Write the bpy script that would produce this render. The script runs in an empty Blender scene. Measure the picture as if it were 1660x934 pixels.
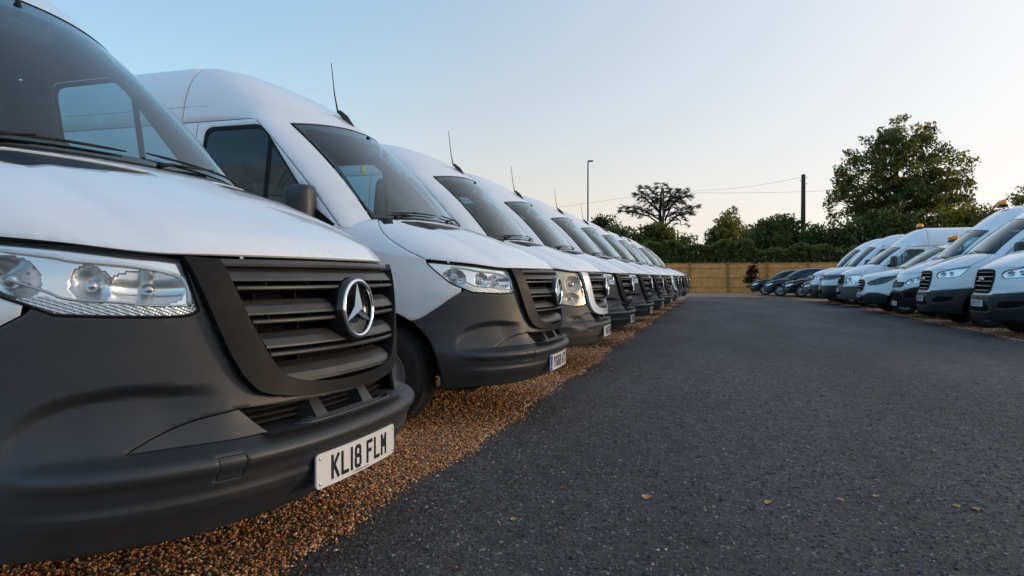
import bpy, math, random
import numpy as np
from mathutils import Vector, Matrix
from mathutils.geometry import delaunay_2d_cdt

R = math.radians
DEBUG = False
scene = bpy.context.scene
COL = scene.collection

# ------------------------------------------------------------------ camera
cam_d = bpy.data.cameras.new("camera")
cam_d.sensor_fit = 'HORIZONTAL'; cam_d.sensor_width = 36.0; cam_d.lens = 25.05
cam_d.clip_start = 0.02; cam_d.clip_end = 3000
cam = bpy.data.objects.new("camera", cam_d); COL.objects.link(cam)
cam.location = (0, 0, 1.0)
cam.rotation_euler = (R(90 - 0.84), 0, R(15.95))
scene.camera = cam

# ------------------------------------------------------------------ sky, sun, exposure
SUN_EL, SUN_AZ = 7.0, 66.0            # azimuth: degrees clockwise from +Y (row direction), so to the right
_sd = Vector((math.sin(R(SUN_AZ)) * math.cos(R(SUN_EL)), math.cos(R(SUN_AZ)) * math.cos(R(SUN_EL)), math.sin(R(SUN_EL))))
world = bpy.data.worlds.new("World"); scene.world = world; world.use_nodes = True
nt = world.node_tree; nt.nodes.clear()
def wn(kind, **kw):
    n = nt.nodes.new(kind)
    for k, v in kw.items(): setattr(n, k, v)
    return n
def wmath(op, a, b=None, c=None, clamp=False):
    n = wn('ShaderNodeMath', operation=op, use_clamp=clamp)
    for i, q in enumerate((a, b, c)):
        if q is None: continue
        if isinstance(q, (int, float)): n.inputs[i].default_value = q
        else: nt.links.new(q, n.inputs[i])
    return n.outputs[0]
sky = wn('ShaderNodeTexSky', sky_type='NISHITA', sun_disc=False)
sky.sun_elevation = R(SUN_EL); sky.sun_rotation = R(SUN_AZ)
sky.air_density = 1.0; sky.dust_density = 0.2; sky.ozone_density = 2.2; sky.altitude = 50
# evening haze: pale towards the horizon all round, brighter towards the sunset
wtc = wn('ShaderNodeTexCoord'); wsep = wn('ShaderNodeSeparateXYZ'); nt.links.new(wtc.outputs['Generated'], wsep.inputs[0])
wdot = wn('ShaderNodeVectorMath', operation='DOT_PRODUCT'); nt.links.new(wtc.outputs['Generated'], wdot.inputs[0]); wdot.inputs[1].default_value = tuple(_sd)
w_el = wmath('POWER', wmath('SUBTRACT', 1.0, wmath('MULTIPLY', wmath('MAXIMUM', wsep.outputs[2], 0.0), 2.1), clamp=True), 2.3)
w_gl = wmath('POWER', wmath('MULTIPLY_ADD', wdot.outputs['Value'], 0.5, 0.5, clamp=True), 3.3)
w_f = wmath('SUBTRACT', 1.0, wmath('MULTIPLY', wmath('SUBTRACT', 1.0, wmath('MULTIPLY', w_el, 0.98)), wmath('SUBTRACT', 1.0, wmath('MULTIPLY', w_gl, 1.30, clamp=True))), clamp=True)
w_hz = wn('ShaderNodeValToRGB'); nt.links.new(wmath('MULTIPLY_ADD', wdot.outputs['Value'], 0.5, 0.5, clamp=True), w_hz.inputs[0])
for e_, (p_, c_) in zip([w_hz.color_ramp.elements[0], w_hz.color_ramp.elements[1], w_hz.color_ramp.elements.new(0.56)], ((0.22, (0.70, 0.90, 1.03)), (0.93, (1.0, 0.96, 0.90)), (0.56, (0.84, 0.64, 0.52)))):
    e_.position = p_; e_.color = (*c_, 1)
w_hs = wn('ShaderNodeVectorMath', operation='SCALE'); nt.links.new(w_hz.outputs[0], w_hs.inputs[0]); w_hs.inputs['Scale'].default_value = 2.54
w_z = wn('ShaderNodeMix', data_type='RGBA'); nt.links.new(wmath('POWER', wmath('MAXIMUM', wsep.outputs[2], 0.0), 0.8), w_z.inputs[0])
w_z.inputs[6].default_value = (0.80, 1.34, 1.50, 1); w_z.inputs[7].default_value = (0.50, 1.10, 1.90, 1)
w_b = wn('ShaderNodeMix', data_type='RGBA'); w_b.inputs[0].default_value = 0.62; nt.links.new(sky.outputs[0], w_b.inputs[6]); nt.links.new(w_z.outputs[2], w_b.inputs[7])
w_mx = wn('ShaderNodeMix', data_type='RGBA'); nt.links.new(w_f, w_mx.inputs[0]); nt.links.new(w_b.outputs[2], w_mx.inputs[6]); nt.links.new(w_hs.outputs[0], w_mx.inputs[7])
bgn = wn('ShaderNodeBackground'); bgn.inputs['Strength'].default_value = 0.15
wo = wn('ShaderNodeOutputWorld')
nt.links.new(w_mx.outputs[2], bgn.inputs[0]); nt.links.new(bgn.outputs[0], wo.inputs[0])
sun_d = bpy.data.lights.new("sun", 'SUN'); sun_d.energy = 0.5; sun_d.angle = R(12); sun_d.color = (1.0, 0.72, 0.45)
sun = bpy.data.objects.new("sun", sun_d); COL.objects.link(sun)
sun.rotation_euler = _sd.to_track_quat('Z', 'Y').to_euler()
sun.location = (30, 20, 30)
vs = scene.view_settings
vs.view_transform = 'Standard'; vs.look = 'None'; vs.exposure = 1.56; vs.gamma = 1.0; vs.use_curve_mapping = False
scene.cycles.max_bounces = 10; scene.cycles.transparent_max_bounces = 24
scene.cycles.caustics_reflective = False; scene.cycles.caustics_refractive = False

# ------------------------------------------------------------------ materials
def new_mat(name):
    m = bpy.data.materials.new(name); m.use_nodes = True
    m.node_tree.nodes.clear()
    return m, m.node_tree
def N(t, kind, **kw):
    n = t.nodes.new(kind)
    for k, v in kw.items():
        if k in n.inputs: n.inputs[k].default_value = v
        else: setattr(n, k, v)
    return n
def L(t, a, b): t.links.new(a, b)
def ramp(t, stops, interp='LINEAR'):
    n = t.nodes.new('ShaderNodeValToRGB'); cr = n.color_ramp; cr.interpolation = interp
    while len(cr.elements) < len(stops): cr.elements.new(0.5)
    for e, (p, c) in zip(cr.elements, stops):
        e.position = p; e.color = (*c, 1) if len(c) == 3 else c
    return n
def pbsdf(name, col, rough=0.5, metal=0.0, coat=0.0, coat_rough=0.05, spec=0.5, var=0.0, vscale=3.0,
          bump=0.0, bscale=400.0, rvar=0.0, dirt=None, dirt_amt=0.0, dscale=4.0):
    m, t = new_mat(name)
    out = N(t, 'ShaderNodeOutputMaterial'); b = N(t, 'ShaderNodeBsdfPrincipled')
    b.inputs['Base Color'].default_value = (*col, 1); b.inputs['Roughness'].default_value = rough
    b.inputs['Metallic'].default_value = metal; b.inputs['Coat Weight'].default_value = coat
    b.inputs['Coat Roughness'].default_value = coat_rough; b.inputs['Specular IOR Level'].default_value = spec
    L(t, b.outputs[0], out.inputs[0])
    tc = N(t, 'ShaderNodeTexCoord')
    src = None
    if var or rvar or dirt:
        n1 = N(t, 'ShaderNodeTexNoise'); n1.inputs['Scale'].default_value = vscale; n1.inputs['Detail'].default_value = 6
        n1.inputs['Roughness'].default_value = 0.65
        L(t, tc.outputs['Object'], n1.inputs['Vector'])
    if var:
        lo = tuple(max(0, c * (1 - var)) for c in col); hi = tuple(min(1, c * (1 + var)) for c in col)
        rp = ramp(t, [(0.3, lo), (0.7, hi)]); L(t, n1.outputs[0], rp.inputs[0]); src = rp.outputs[0]
    if dirt:
        n2 = N(t, 'ShaderNodeTexNoise'); n2.inputs['Scale'].default_value = dscale; n2.inputs['Detail'].default_value = 9
        n2.inputs['Roughness'].default_value = 0.72
        mp = N(t, 'ShaderNodeMapping'); mp.inputs['Scale'].default_value = (1, 1, 1.6)
        L(t, tc.outputs['Object'], mp.inputs[0]); L(t, mp.outputs[0], n2.inputs['Vector'])
        rp2 = ramp(t, [(0.45, (0, 0, 0)), (0.75, (1, 1, 1))]); L(t, n2.outputs[0], rp2.inputs[0])
        mu = N(t, 'ShaderNodeMath', operation='MULTIPLY'); L(t, rp2.outputs[0], mu.inputs[0]); mu.inputs[1].default_value = dirt_amt
        mx = N(t, 'ShaderNodeMix', data_type='RGBA'); L(t, mu.outputs[0], mx.inputs[0])
        if src: L(t, src, mx.inputs[6])
        else: mx.inputs[6].default_value = (*col, 1)
        mx.inputs[7].default_value = (*dirt, 1); src = mx.outputs[2]
    if src: L(t, src, b.inputs['Base Color'])
    if rvar:
        mr = N(t, 'ShaderNodeMapRange'); L(t, n1.outputs[0], mr.inputs[0])
        mr.inputs[1].default_value = 0.3; mr.inputs[2].default_value = 0.7
        mr.inputs[3].default_value = max(0.02, rough - rvar); mr.inputs[4].default_value = rough + rvar
        L(t, mr.outputs[0], b.inputs['Roughness'])
    if bump:
        n3 = N(t, 'ShaderNodeTexNoise'); n3.inputs['Scale'].default_value = bscale; n3.inputs['Detail'].default_value = 2
        L(t, tc.outputs['Object'], n3.inputs['Vector'])
        bp = N(t, 'ShaderNodeBump'); bp.inputs['Strength'].default_value = bump; bp.inputs['Distance'].default_value = 0.001
        L(t, n3.outputs[0], bp.inputs['Height']); L(t, bp.outputs[0], b.inputs['Normal'])
    return m
def glass_mat(name, tint, rough=0.0, gain=0.92, base=0.02, power=4.2):
    m, t = new_mat(name)
    out = N(t, 'ShaderNodeOutputMaterial'); tr = N(t, 'ShaderNodeBsdfTransparent'); gl = N(t, 'ShaderNodeBsdfGlossy')
    tr.inputs[0].default_value = (*tint, 1); gl.inputs['Roughness'].default_value = rough
    gl.inputs[0].default_value = (0.90, 0.98, 1.0, 1)
    lw = N(t, 'ShaderNodeLayerWeight'); lw.inputs['Blend'].default_value = 0.5
    pw = N(t, 'ShaderNodeMath', operation='POWER'); L(t, lw.outputs['Facing'], pw.inputs[0]); pw.inputs[1].default_value = power
    ad = N(t, 'ShaderNodeMath', operation='MULTIPLY_ADD'); L(t, pw.outputs[0], ad.inputs[0])
    ad.inputs[1].default_value = gain; ad.inputs[2].default_value = base; ad.use_clamp = True
    mx = N(t, 'ShaderNodeMixShader'); L(t, ad.outputs[0], mx.inputs[0]); L(t, tr.outputs[0], mx.inputs[1]); L(t, gl.outputs[0], mx.inputs[2])
    L(t, mx.outputs[0], out.inputs[0])
    return m

M = {}
M['white'] = pbsdf('white_paint', (0.70, 0.765, 0.83), 0.28, coat=0.8, coat_rough=0.03, var=0.03, vscale=2.0,
                   dirt=(0.52, 0.50, 0.47), dirt_amt=0.25, dscale=2.2)
M['white2'] = pbsdf('white_paint_dusty', (0.74, 0.75, 0.76), 0.36, coat=0.5, coat_rough=0.12, dirt=(0.46, 0.43, 0.40), dirt_amt=0.3, dscale=2.5)
M['bumper'] = pbsdf('bumper_plastic', (0.024, 0.028, 0.034), 0.50, spec=0.55, var=0.12, vscale=1.5, bump=0.25, bscale=900, rvar=0.07,
                    dirt=(0.080, 0.070, 0.062), dirt_amt=0.30, dscale=3.0)
M['bumper2'] = pbsdf('bumper_plastic_faded', (0.062, 0.061, 0.060), 0.52, spec=0.4, var=0.12, vscale=1.5, bump=0.2, bscale=900,
                    dirt=(0.13, 0.115, 0.10), dirt_amt=0.4, dscale=3.0)
M['bumper3'] = pbsdf('bumper_plastic_dark', (0.010, 0.012, 0.015), 0.42, spec=0.32, bump=0.2, bscale=900, dirt=(0.05, 0.045, 0.04), dirt_amt=0.4)
M['trim'] = pbsdf('smooth_black_trim', (0.009, 0.010, 0.012), 0.46, spec=0.14, rvar=0.05, dirt=(0.07, 0.065, 0.06), dirt_amt=0.15)
M['slat'] = pbsdf('grille_plastic', (0.036, 0.036, 0.038), 0.42, spec=0.45, dirt=(0.11, 0.10, 0.09), dirt_amt=0.4, dscale=6)
M['void'] = pbsdf('dark_cavity', (0.006, 0.006, 0.007), 0.9, spec=0.1)
M['gloss'] = pbsdf('gloss_black', (0.008, 0.008, 0.010), 0.10, spec=0.5)
M['chrome'] = pbsdf('chrome', (0.80, 0.82, 0.85), 0.07, metal=1.0)
M['satin'] = pbsdf('satin_silver', (0.55, 0.57, 0.60), 0.30, metal=1.0)
M['reflector'] = pbsdf('lamp_reflector', (0.80, 0.82, 0.85), 0.20, metal=0.82)
M['lampcream'] = pbsdf('lamp_bowl_cream', (0.50, 0.44, 0.36), 0.35, metal=0.35)
M['housing'] = pbsdf('lamp_housing', (0.74, 0.77, 0.80), 0.30, metal=0.45)
M['lampgrey'] = pbsdf('lamp_bowl_grey', (0.72, 0.75, 0.78), 0.20, metal=0.9)
M['bronze'] = pbsdf('grille_bar_grey', (0.20, 0.19, 0.18), 0.35, metal=0.5)
M['seam'] = pbsdf('seam_grey', (0.30, 0.32, 0.34), 0.6)
M['rubber'] = pbsdf('tyre_rubber', (0.018, 0.018, 0.018), 0.75, spec=0.3, dirt=(0.07, 0.06, 0.05), dirt_amt=0.5, dscale=8)
M['rim'] = pbsdf('wheel_steel', (0.28, 0.29, 0.30), 0.4, metal=0.6)
M['cabin'] = pbsdf('cabin_lining', (0.022, 0.026, 0.032), 0.8, spec=0.2)
M['seat'] = pbsdf('seat_fabric', (0.05, 0.05, 0.055), 0.9, spec=0.1, var=0.3, vscale=40)
M['bulk'] = pbsdf('bulkhead_grey', (0.035, 0.042, 0.052), 0.8, spec=0.2)
M['plate'] = pbsdf('plate_white', (0.72, 0.73, 0.74), 0.30, coat=0.3, dirt=(0.5, 0.48, 0.45), dirt_amt=0.2, dscale=10)
M['ink'] = pbsdf('plate_black', (0.012, 0.012, 0.014), 0.35)
M['eu'] = pbsdf('plate_blue', (0.01, 0.06, 0.40), 0.3)
M['yellow'] = pbsdf('yellow_print', (0.75, 0.55, 0.06), 0.5)
M['frit'] = pbsdf('windscreen_frit', (0.008, 0.008, 0.010), 0.12, spec=0.5)
M['wglass'] = glass_mat('windscreen_glass', (0.56, 0.78, 0.83), 0.0, 0.95, 0.05, 3.7)
M['dglass'] = glass_mat('door_glass', (0.44, 0.64, 0.67), 0.0, 0.92, 0.06, 3.6)
M['lens'] = glass_mat('lamp_lens', (0.95, 0.97, 0.98), 0.0, 0.6, 0.03, 3.8)
def ribbed():
    m, t = new_mat('ribbed_indicator')
    out = N(t, 'ShaderNodeOutputMaterial'); b = N(t, 'ShaderNodeBsdfPrincipled')
    b.inputs['Base Color'].default_value = (0.62, 0.64, 0.67, 1); b.inputs['Metallic'].default_value = 0.75; b.inputs['Roughness'].default_value = 0.22
    tc = N(t, 'ShaderNodeTexCoord'); mp = N(t, 'ShaderNodeMapping'); mp.inputs['Rotation'].default_value = (0.5, 0.0, 0.4)
    L(t, tc.outputs['Object'], mp.inputs[0])
    v = N(t, 'ShaderNodeTexVoronoi'); v.inputs['Scale'].default_value = 130; v.inputs['Randomness'].default_value = 0.1
    L(t, mp.outputs[0], v.inputs['Vector'])
    bp = N(t, 'ShaderNodeBump'); bp.inputs['Strength'].default_value = 0.9; bp.inputs['Distance'].default_value = 0.004
    L(t, v.outputs['Distance'], bp.inputs['Height']); L(t, bp.outputs[0], b.inputs['Normal']); L(t, b.outputs[0], out.inputs[0])
    return m
M['ribbed'] = ribbed()
M['amber'] = pbsdf('amber_lens', (0.95, 0.26, 0.01), 0.2, coat=0.5)
M['blueoval'] = pbsdf('blue_badge', (0.01, 0.03, 0.16), 0.2, coat=0.6)
M['navy'] = pbsdf('navy_car_paint', (0.012, 0.018, 0.040), 0.25, coat=0.15, spec=0.35)
M['black'] = pbsdf('black_car_paint', (0.010, 0.011, 0.013), 0.22, coat=0.15, spec=0.35)
M['slate'] = pbsdf('slate_blue_car_paint', (0.03, 0.055, 0.11), 0.25, metal=0.0, coat=0.15, spec=0.35)

# ------------------------------------------------------------------ object helpers
def link(o, parent=None):
    COL.objects.link(o)
    if parent is not None: o.parent = parent
    return o
def tag(o, label=None, cat=None, group=None, kind=None):
    if label: o['label'] = label
    if cat: o['category'] = cat
    if group: o['group'] = group
    if kind: o['kind'] = kind
    return o
def empty(name, loc=(0, 0, 0), rz=0.0):
    o = bpy.data.objects.new(name, None); o.empty_display_size = 0.3
    o.location = loc; o.rotation_euler = (0, 0, rz); return link(o)
def mesh_obj(name, verts, faces, mat, parent=None, smooth=False, normals=None):
    me = bpy.data.meshes.new(name); me.from_pydata([tuple(v) for v in verts], [], [tuple(int(i) for i in f) for f in faces])
    me.materials.append(mat)
    if smooth:
        me.polygons.foreach_set('use_smooth', [True] * len(me.polygons))
    me.update()
    if normals is not None:
        me.normals_split_custom_set_from_vertices([tuple(n) for n in normals])
    return link(bpy.data.objects.new(name, me), parent)
def copy_tree(o, parent=None, skip=()):
    c = o.copy(); COL.objects.link(c)
    c.parent = parent
    if parent is not None: c.matrix_parent_inverse = o.matrix_parent_inverse.copy()
    for ch in o.children:
        if ch.name.split('.')[0] not in skip: copy_tree(ch, c, skip)
    return c
class MB:
    """collects simple solids into one mesh"""
    def __init__(s): s.v = []; s.f = []; s.sm = []
    def add(s, vs, fs, smooth=False):
        b = len(s.v); s.v += [tuple(v) for v in vs]; s.f += [tuple(i + b for i in f) for f in fs]; s.sm += [smooth] * len(fs)
    def box(s, c, d, rot=None, bev=0.0):
        x, y, z = (k / 2 for k in d)
        if bev > 0:
            vs = []
            for sx in (-1, 1):
                for sy in (-1, 1):
                    for sz in (-1, 1):
                        vs += [(sx * (x - bev), sy * (y - bev), sz * z), (sx * (x - bev), sy * y, sz * (z - bev)), (sx * x, sy * (y - bev), sz * (z - bev))]
            import bmesh
            bm = bmesh.new()
            for v in vs: bm.verts.new(v)
            bmesh.ops.convex_hull(bm, input=bm.verts)
            bm.verts.index_update(); vv = [v.co.copy() for v in bm.verts]; ff = [[v.index for v in f.verts] for f in bm.faces]; bm.free()
        else:
            vv = [Vector((a * x, b * y, e * z)) for a in (-1, 1) for b in (-1, 1) for e in (-1, 1)]
            ff = [(0, 1, 3, 2), (4, 6, 7, 5), (0, 4, 5, 1), (2, 3, 7, 6), (0, 2, 6, 4), (1, 5, 7, 3)]
        if rot is not None: vv = [rot @ v for v in vv]
        s.add([(v[0] + c[0], v[1] + c[1], v[2] + c[2]) for v in vv], ff); return s
    def tube(s, pts, rad, n=8, cap=True):
        pts = [Vector(p) for p in pts]; rad = [rad] * len(pts) if isinstance(rad, (int, float)) else rad
        vs = []; fs = []
        prev = None
        for i, p in enumerate(pts):
            d = (pts[min(i + 1, len(pts) - 1)] - pts[max(i - 1, 0)]).normalized()
            if prev is None:
                up = Vector((0, 0, 1)) if abs(d.z) < 0.9 else Vector((1, 0, 0))
                a = d.cross(up).normalized()
            else:
                a = (prev - d * prev.dot(d)).normalized()
            prev = a; b = d.cross(a)
            for k in range(n):
                t = 2 * math.pi * k / n; vs.append(p + (a * math.cos(t) + b * math.sin(t)) * rad[i])
        for i in range(len(pts) - 1):
            for k in range(n):
                fs.append((i * n + k, i * n + (k + 1) % n, (i + 1) * n + (k + 1) % n, (i + 1) * n + k))
        if cap: fs += [tuple(range(n))[::-1], tuple(range((len(pts) - 1) * n, len(pts) * n))]
        s.add(vs, fs, True); return s
    def lathe(s, prof, n=32, mat4=None, smooth=True, close=False):
        """prof: (radius, along) pairs, axis = local y"""
        vs = []; fs = []
        for r, h in prof:
            for k in range(n):
                t = 2 * math.pi * k / n; vs.append(Vector((r * math.cos(t), h, r * math.sin(t))))
        m = len(prof)
        for i in range(m - 1 + (1 if close else 0)):
            for k in range(n):
                j = (i + 1) % m
                fs.append((i * n + k, i * n + (k + 1) % n, j * n + (k + 1) % n, j * n + k))
        if mat4 is not None: vs = [mat4 @ v for v in vs]
        s.add(vs, fs, smooth); return s
    def prism(s, poly, z0, z1, mat4=None):
        """poly: xy list (ccw), extruded z0..z1"""
        n = len(poly)
        vs = [Vector((x, y, z0)) for x, y in poly] + [Vector((x, y, z1)) for x, y in poly]
        fs = [tuple(range(n))[::-1], tuple(range(n, 2 * n))] + [(i, (i + 1) % n, n + (i + 1) % n, n + i) for i in range(n)]
        if mat4 is not None: vs = [mat4 @ v for v in vs]
        s.add(vs, fs); return s
    def build(s, name, mat, parent=None):
        me = bpy.data.meshes.new(name); me.from_pydata(s.v, [], s.f); me.materials.append(mat)
        me.polygons.foreach_set('use_smooth', s.sm); me.update()
        return link(bpy.data.objects.new(name, me), parent)

# ------------------------------------------------------------------ surface patch machinery
def pchip(xs, ys):
    xs = np.asarray(xs, float); ys = np.asarray(ys, float)
    h = np.diff(xs); dlt = np.diff(ys, axis=0) / (h if ys.ndim == 1 else h[:, None])
    d = np.zeros_like(ys)
    for c in range(1 if ys.ndim == 1 else ys.shape[1]):
        dl = dlt if ys.ndim == 1 else dlt[:, c]
        dd = np.zeros(len(xs))
        for i in range(1, len(xs) - 1):
            if dl[i - 1] * dl[i] > 0:
                w1 = 2 * h[i] + h[i - 1]; w2 = h[i] + 2 * h[i - 1]
                dd[i] = (w1 + w2) / (w1 / dl[i - 1] + w2 / dl[i])
        dd[0] = dl[0]; dd[-1] = dl[-1]
        if ys.ndim == 1: d = dd
        else: d[:, c] = dd
    def f(x):
        x = np.clip(np.asarray(x, float), xs[0], xs[-1])
        i = np.clip(np.searchsorted(xs, x, side='right') - 1, 0, len(xs) - 2)
        hh = h[i]; t = (x - xs[i]) / hh
        if ys.ndim > 1: hh = hh[..., None]; t = t[..., None]
        t2 = t * t; t3 = t2 * t
        return (2*t3 - 3*t2 + 1) * ys[i] + (t3 - 2*t2 + t) * hh * d[i] + (-2*t3 + 3*t2) * ys[i + 1] + (t3 - t2) * hh * d[i + 1]
    return f
def sstep(x, a, b):
    t = np.clip((np.asarray(x, float) - a) / (b - a), 0, 1); return t * t * (3 - 2 * t)
def inside(P, loop):
    x, y = P[:, 0][:, None], P[:, 1][:, None]
    a = loop; b = np.roll(loop, -1, axis=0)
    ax, ay, bx, by = a[:, 0][None], a[:, 1][None], b[:, 0][None], b[:, 1][None]
    cond = (ay > y) != (by > y)
    with np.errstate(divide='ignore', invalid='ignore'):
        xi = (bx - ax) * (y - ay) / (by - ay) + ax
    return (np.sum(cond & (x < xi), axis=1) % 2) == 1
def snorm(surf, u, v, e=2e-4):
    du = surf(u + e, v) - surf(u - e, v); dv = surf(u, v + e) - surf(u, v - e)
    n = np.cross(du, dv); return n / np.maximum(np.linalg.norm(n, axis=1)[:, None], 1e-12)
def sym(f):
    def g(u, v):
        u = np.asarray(u, float); P = f(np.abs(u), np.asarray(v, float)); P = P.copy(); P[:, 1] *= np.where(u < 0, -1, 1); return P
    return g
def offs(surf, d):
    def g(u, v): return surf(u, v) + d * snorm(surf, u, v)
    return g
def patch_data(surf, loops, res=0.02, gap=0.0, nogap=None, thick=0.012, tilt=0.55):
    lo = []
    for lp in loops:
        lp = np.asarray(lp, float)
        P = surf(lp[:, 0], lp[:, 1]); Q = np.roll(P, -1, axis=0); d = np.linalg.norm(Q - P, axis=1)
        out = []
        for i in range(len(lp)):
            if d[i] < 1e-5: continue
            k = max(1, int(math.ceil(d[i] / res)))
            j = (i + 1) % len(lp)
            for s in range(k): out.append(lp[i] + (lp[j] - lp[i]) * s / k)
        lo.append(np.array(out))
    outer = lo[0]
    c = np.vstack(lo)
    e = 1e-3
    cu, cv = c[::5, 0], c[::5, 1]
    su = np.mean(np.linalg.norm(surf(cu + e, cv) - surf(cu - e, cv), axis=1)) / (2 * e)
    sv = np.mean(np.linalg.norm(surf(cu, cv + e) - surf(cu, cv - e), axis=1)) / (2 * e)
    sc = np.array([su, sv])
    # force orientation: outer ccw
    def area(l): return 0.5 * np.sum(l[:, 0] * np.roll(l[:, 1], -1) - np.roll(l[:, 0], -1) * l[:, 1])
    lo = [l if (area(l) > 0) == (i == 0) else l[::-1] for i, l in enumerate(lo)]
    ls = [l * sc for l in lo]
    mn = ls[0].min(0); mx = ls[0].max(0)
    gx = np.arange(mn[0] + res / 2, mx[0], res); gy = np.arange(mn[1] + res / 2, mx[1], res * 0.9)
    if len(gx) and len(gy):
        G = np.array([(x + (res / 2 if j % 2 else 0), y) for j, y in enumerate(gy) for x in gx])
        ok = inside(G, ls[0])
        for h in ls[1:]: ok &= ~inside(G, h)
        G = G[ok]
        B = np.vstack(ls)
        keep = np.ones(len(G), bool)
        for s in range(0, len(G), 2000):
            dd = np.min(np.sum((G[s:s + 2000, None, :] - B[None]) ** 2, axis=2), axis=1)
            keep[s:s + 2000] = dd > (0.55 * res) ** 2
        G = G[keep]
    else: G = np.zeros((0, 2))
    verts = np.vstack(ls + [G]); edges = []; b = 0; rings = []
    for l in ls:
        n = len(l); edges += [(b + i, b + (i + 1) % n) for i in range(n)]; rings.append(range(b, b + n)); b += n
    o = delaunay_2d_cdt([Vector(p) for p in verts], edges, [], 0, 1e-7, True)
    V2 = np.array([tuple(p) for p in o[0]]); F = np.array([f for f in o[2] if len(f) == 3])
    cen = V2[F].mean(1)
    ok = inside(cen, ls[0])
    for h in ls[1:]: ok &= ~inside(cen, h)
    F = F[ok]
    # make ccw
    a, bb, cc = V2[F[:, 0]], V2[F[:, 1]], V2[F[:, 2]]
    ar = (bb[:, 0] - a[:, 0]) * (cc[:, 1] - a[:, 1]) - (bb[:, 1] - a[:, 1]) * (cc[:, 0] - a[:, 0])
    F[ar < 0] = F[ar < 0][:, ::-1]
    omap = {}
    for i, src in enumerate(o[3]):
        for s in src: omap[s] = i
    uv = V2 / sc
    P = surf(uv[:, 0], uv[:, 1]); Nn = snorm(surf, uv[:, 0], uv[:, 1])
    used = np.zeros(len(P), bool); used[F.ravel()] = True
    rimV = []; rimN = []; rimF = []
    base = len(P)
    P0 = P.copy()
    for ring in rings:
        idx = [omap.get(i, i) for i in ring]
        Q = P0[idx]; T = np.roll(Q, -1, 0) - np.roll(Q, 1, 0); T /= np.maximum(np.linalg.norm(T, axis=1)[:, None], 1e-9)
        inw = np.cross(Nn[idx], T); inw /= np.maximum(np.linalg.norm(inw, axis=1)[:, None], 1e-9)
        g = np.full(len(idx), gap)
        if nogap is not None: g = np.where(nogap(uv[idx, 0], uv[idx, 1]), 0.0, g)
        P[idx] = Q + inw * g[:, None]
        if gap > 0:
            k = (g > 0)[:, None]
            P[idx] -= np.where(k, Nn[idx] * 0.0008, 0)
            tn = Nn[idx] - inw * tilt; tn /= np.linalg.norm(tn, axis=1)[:, None]
            Nn[idx] = np.where(k, tn, Nn[idx])
        if thick != 0:
            n = len(idx); s = base + len(rimV)
            A = P[idx]; Bm = A - thick * Nn[idx]
            rimV += list(A) + list(Bm); sg = -1 if thick > 0 else 1; rimN += list(sg * inw) + list(sg * inw)
            rimF += [(s + i, s + n + i, s + n + (i + 1) % n) for i in range(n)] + [(s + i, s + n + (i + 1) % n, s + (i + 1) % n) for i in range(n)]
    if rimV:
        P = np.vstack([P, rimV]); Nn = np.vstack([Nn, rimN]); F = np.vstack([F, np.array(rimF)])
        used = np.concatenate([used, np.ones(len(rimV), bool)])
    rm = np.cumsum(used) - 1
    return P[used], Nn[used], rm[F]
def patch(name, surf, loops, mat, parent, **kw):
    P, Nn, F = patch_data(surf, loops, **kw)
    if DEBUG: print('PATCH', name, len(F))
    return mesh_obj(name, P, F, mat, parent, True, Nn)
def crom(pts, n=6, closed=False):
    """catmull-rom through 2D points"""
    p = np.asarray(pts, float); out = []
    m = len(p)
    for i in range(m if closed else m - 1):
        a = p[(i - 1) % m] if closed or i > 0 else 2 * p[0] - p[1]
        b = p[i]; c = p[(i + 1) % m]
        d = p[(i + 2) % m] if closed or i + 2 < m else 2 * p[-1] - p[-2]
        for s in range(n):
            t = s / n
            out.append(0.5 * ((2*b) + (-a + c)*t + (2*a - 5*b + 4*c - d)*t*t + (-a + 3*b - 3*c + d)*t**3))
    if not closed: out.append(p[-1])
    return np.array(out)
def lin(pts, n=6):
    p = np.asarray(pts, float); out = []
    for i in range(len(p) - 1):
        for s in range(n): out.append(p[i] + (p[i + 1] - p[i]) * s / n)
    out.append(p[-1]); return np.array(out)
def mir(loop):
    l = np.array(loop, float); l[:, 0] *= -1; return l[::-1]

def rpoly(pts, r, n=5):
    """rounded polygon from corner points"""
    p = [np.array(q, float) for q in pts]; out = []
    for i in range(len(p)):
        a, b, c = p[i - 1], p[i], p[(i + 1) % len(p)]; u = a - b; v = c - b; lu, lv = np.linalg.norm(u), np.linalg.norm(v)
        k = min(r, lu * .45, lv * .45); q0 = b + u / lu * k; q1 = b + v / lv * k
        for t in np.linspace(0, 1, n): out.append((1 - t) ** 2 * q0 + 2 * t * (1 - t) * b + t * t * q1)
    return [tuple(q) for q in out]
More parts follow.
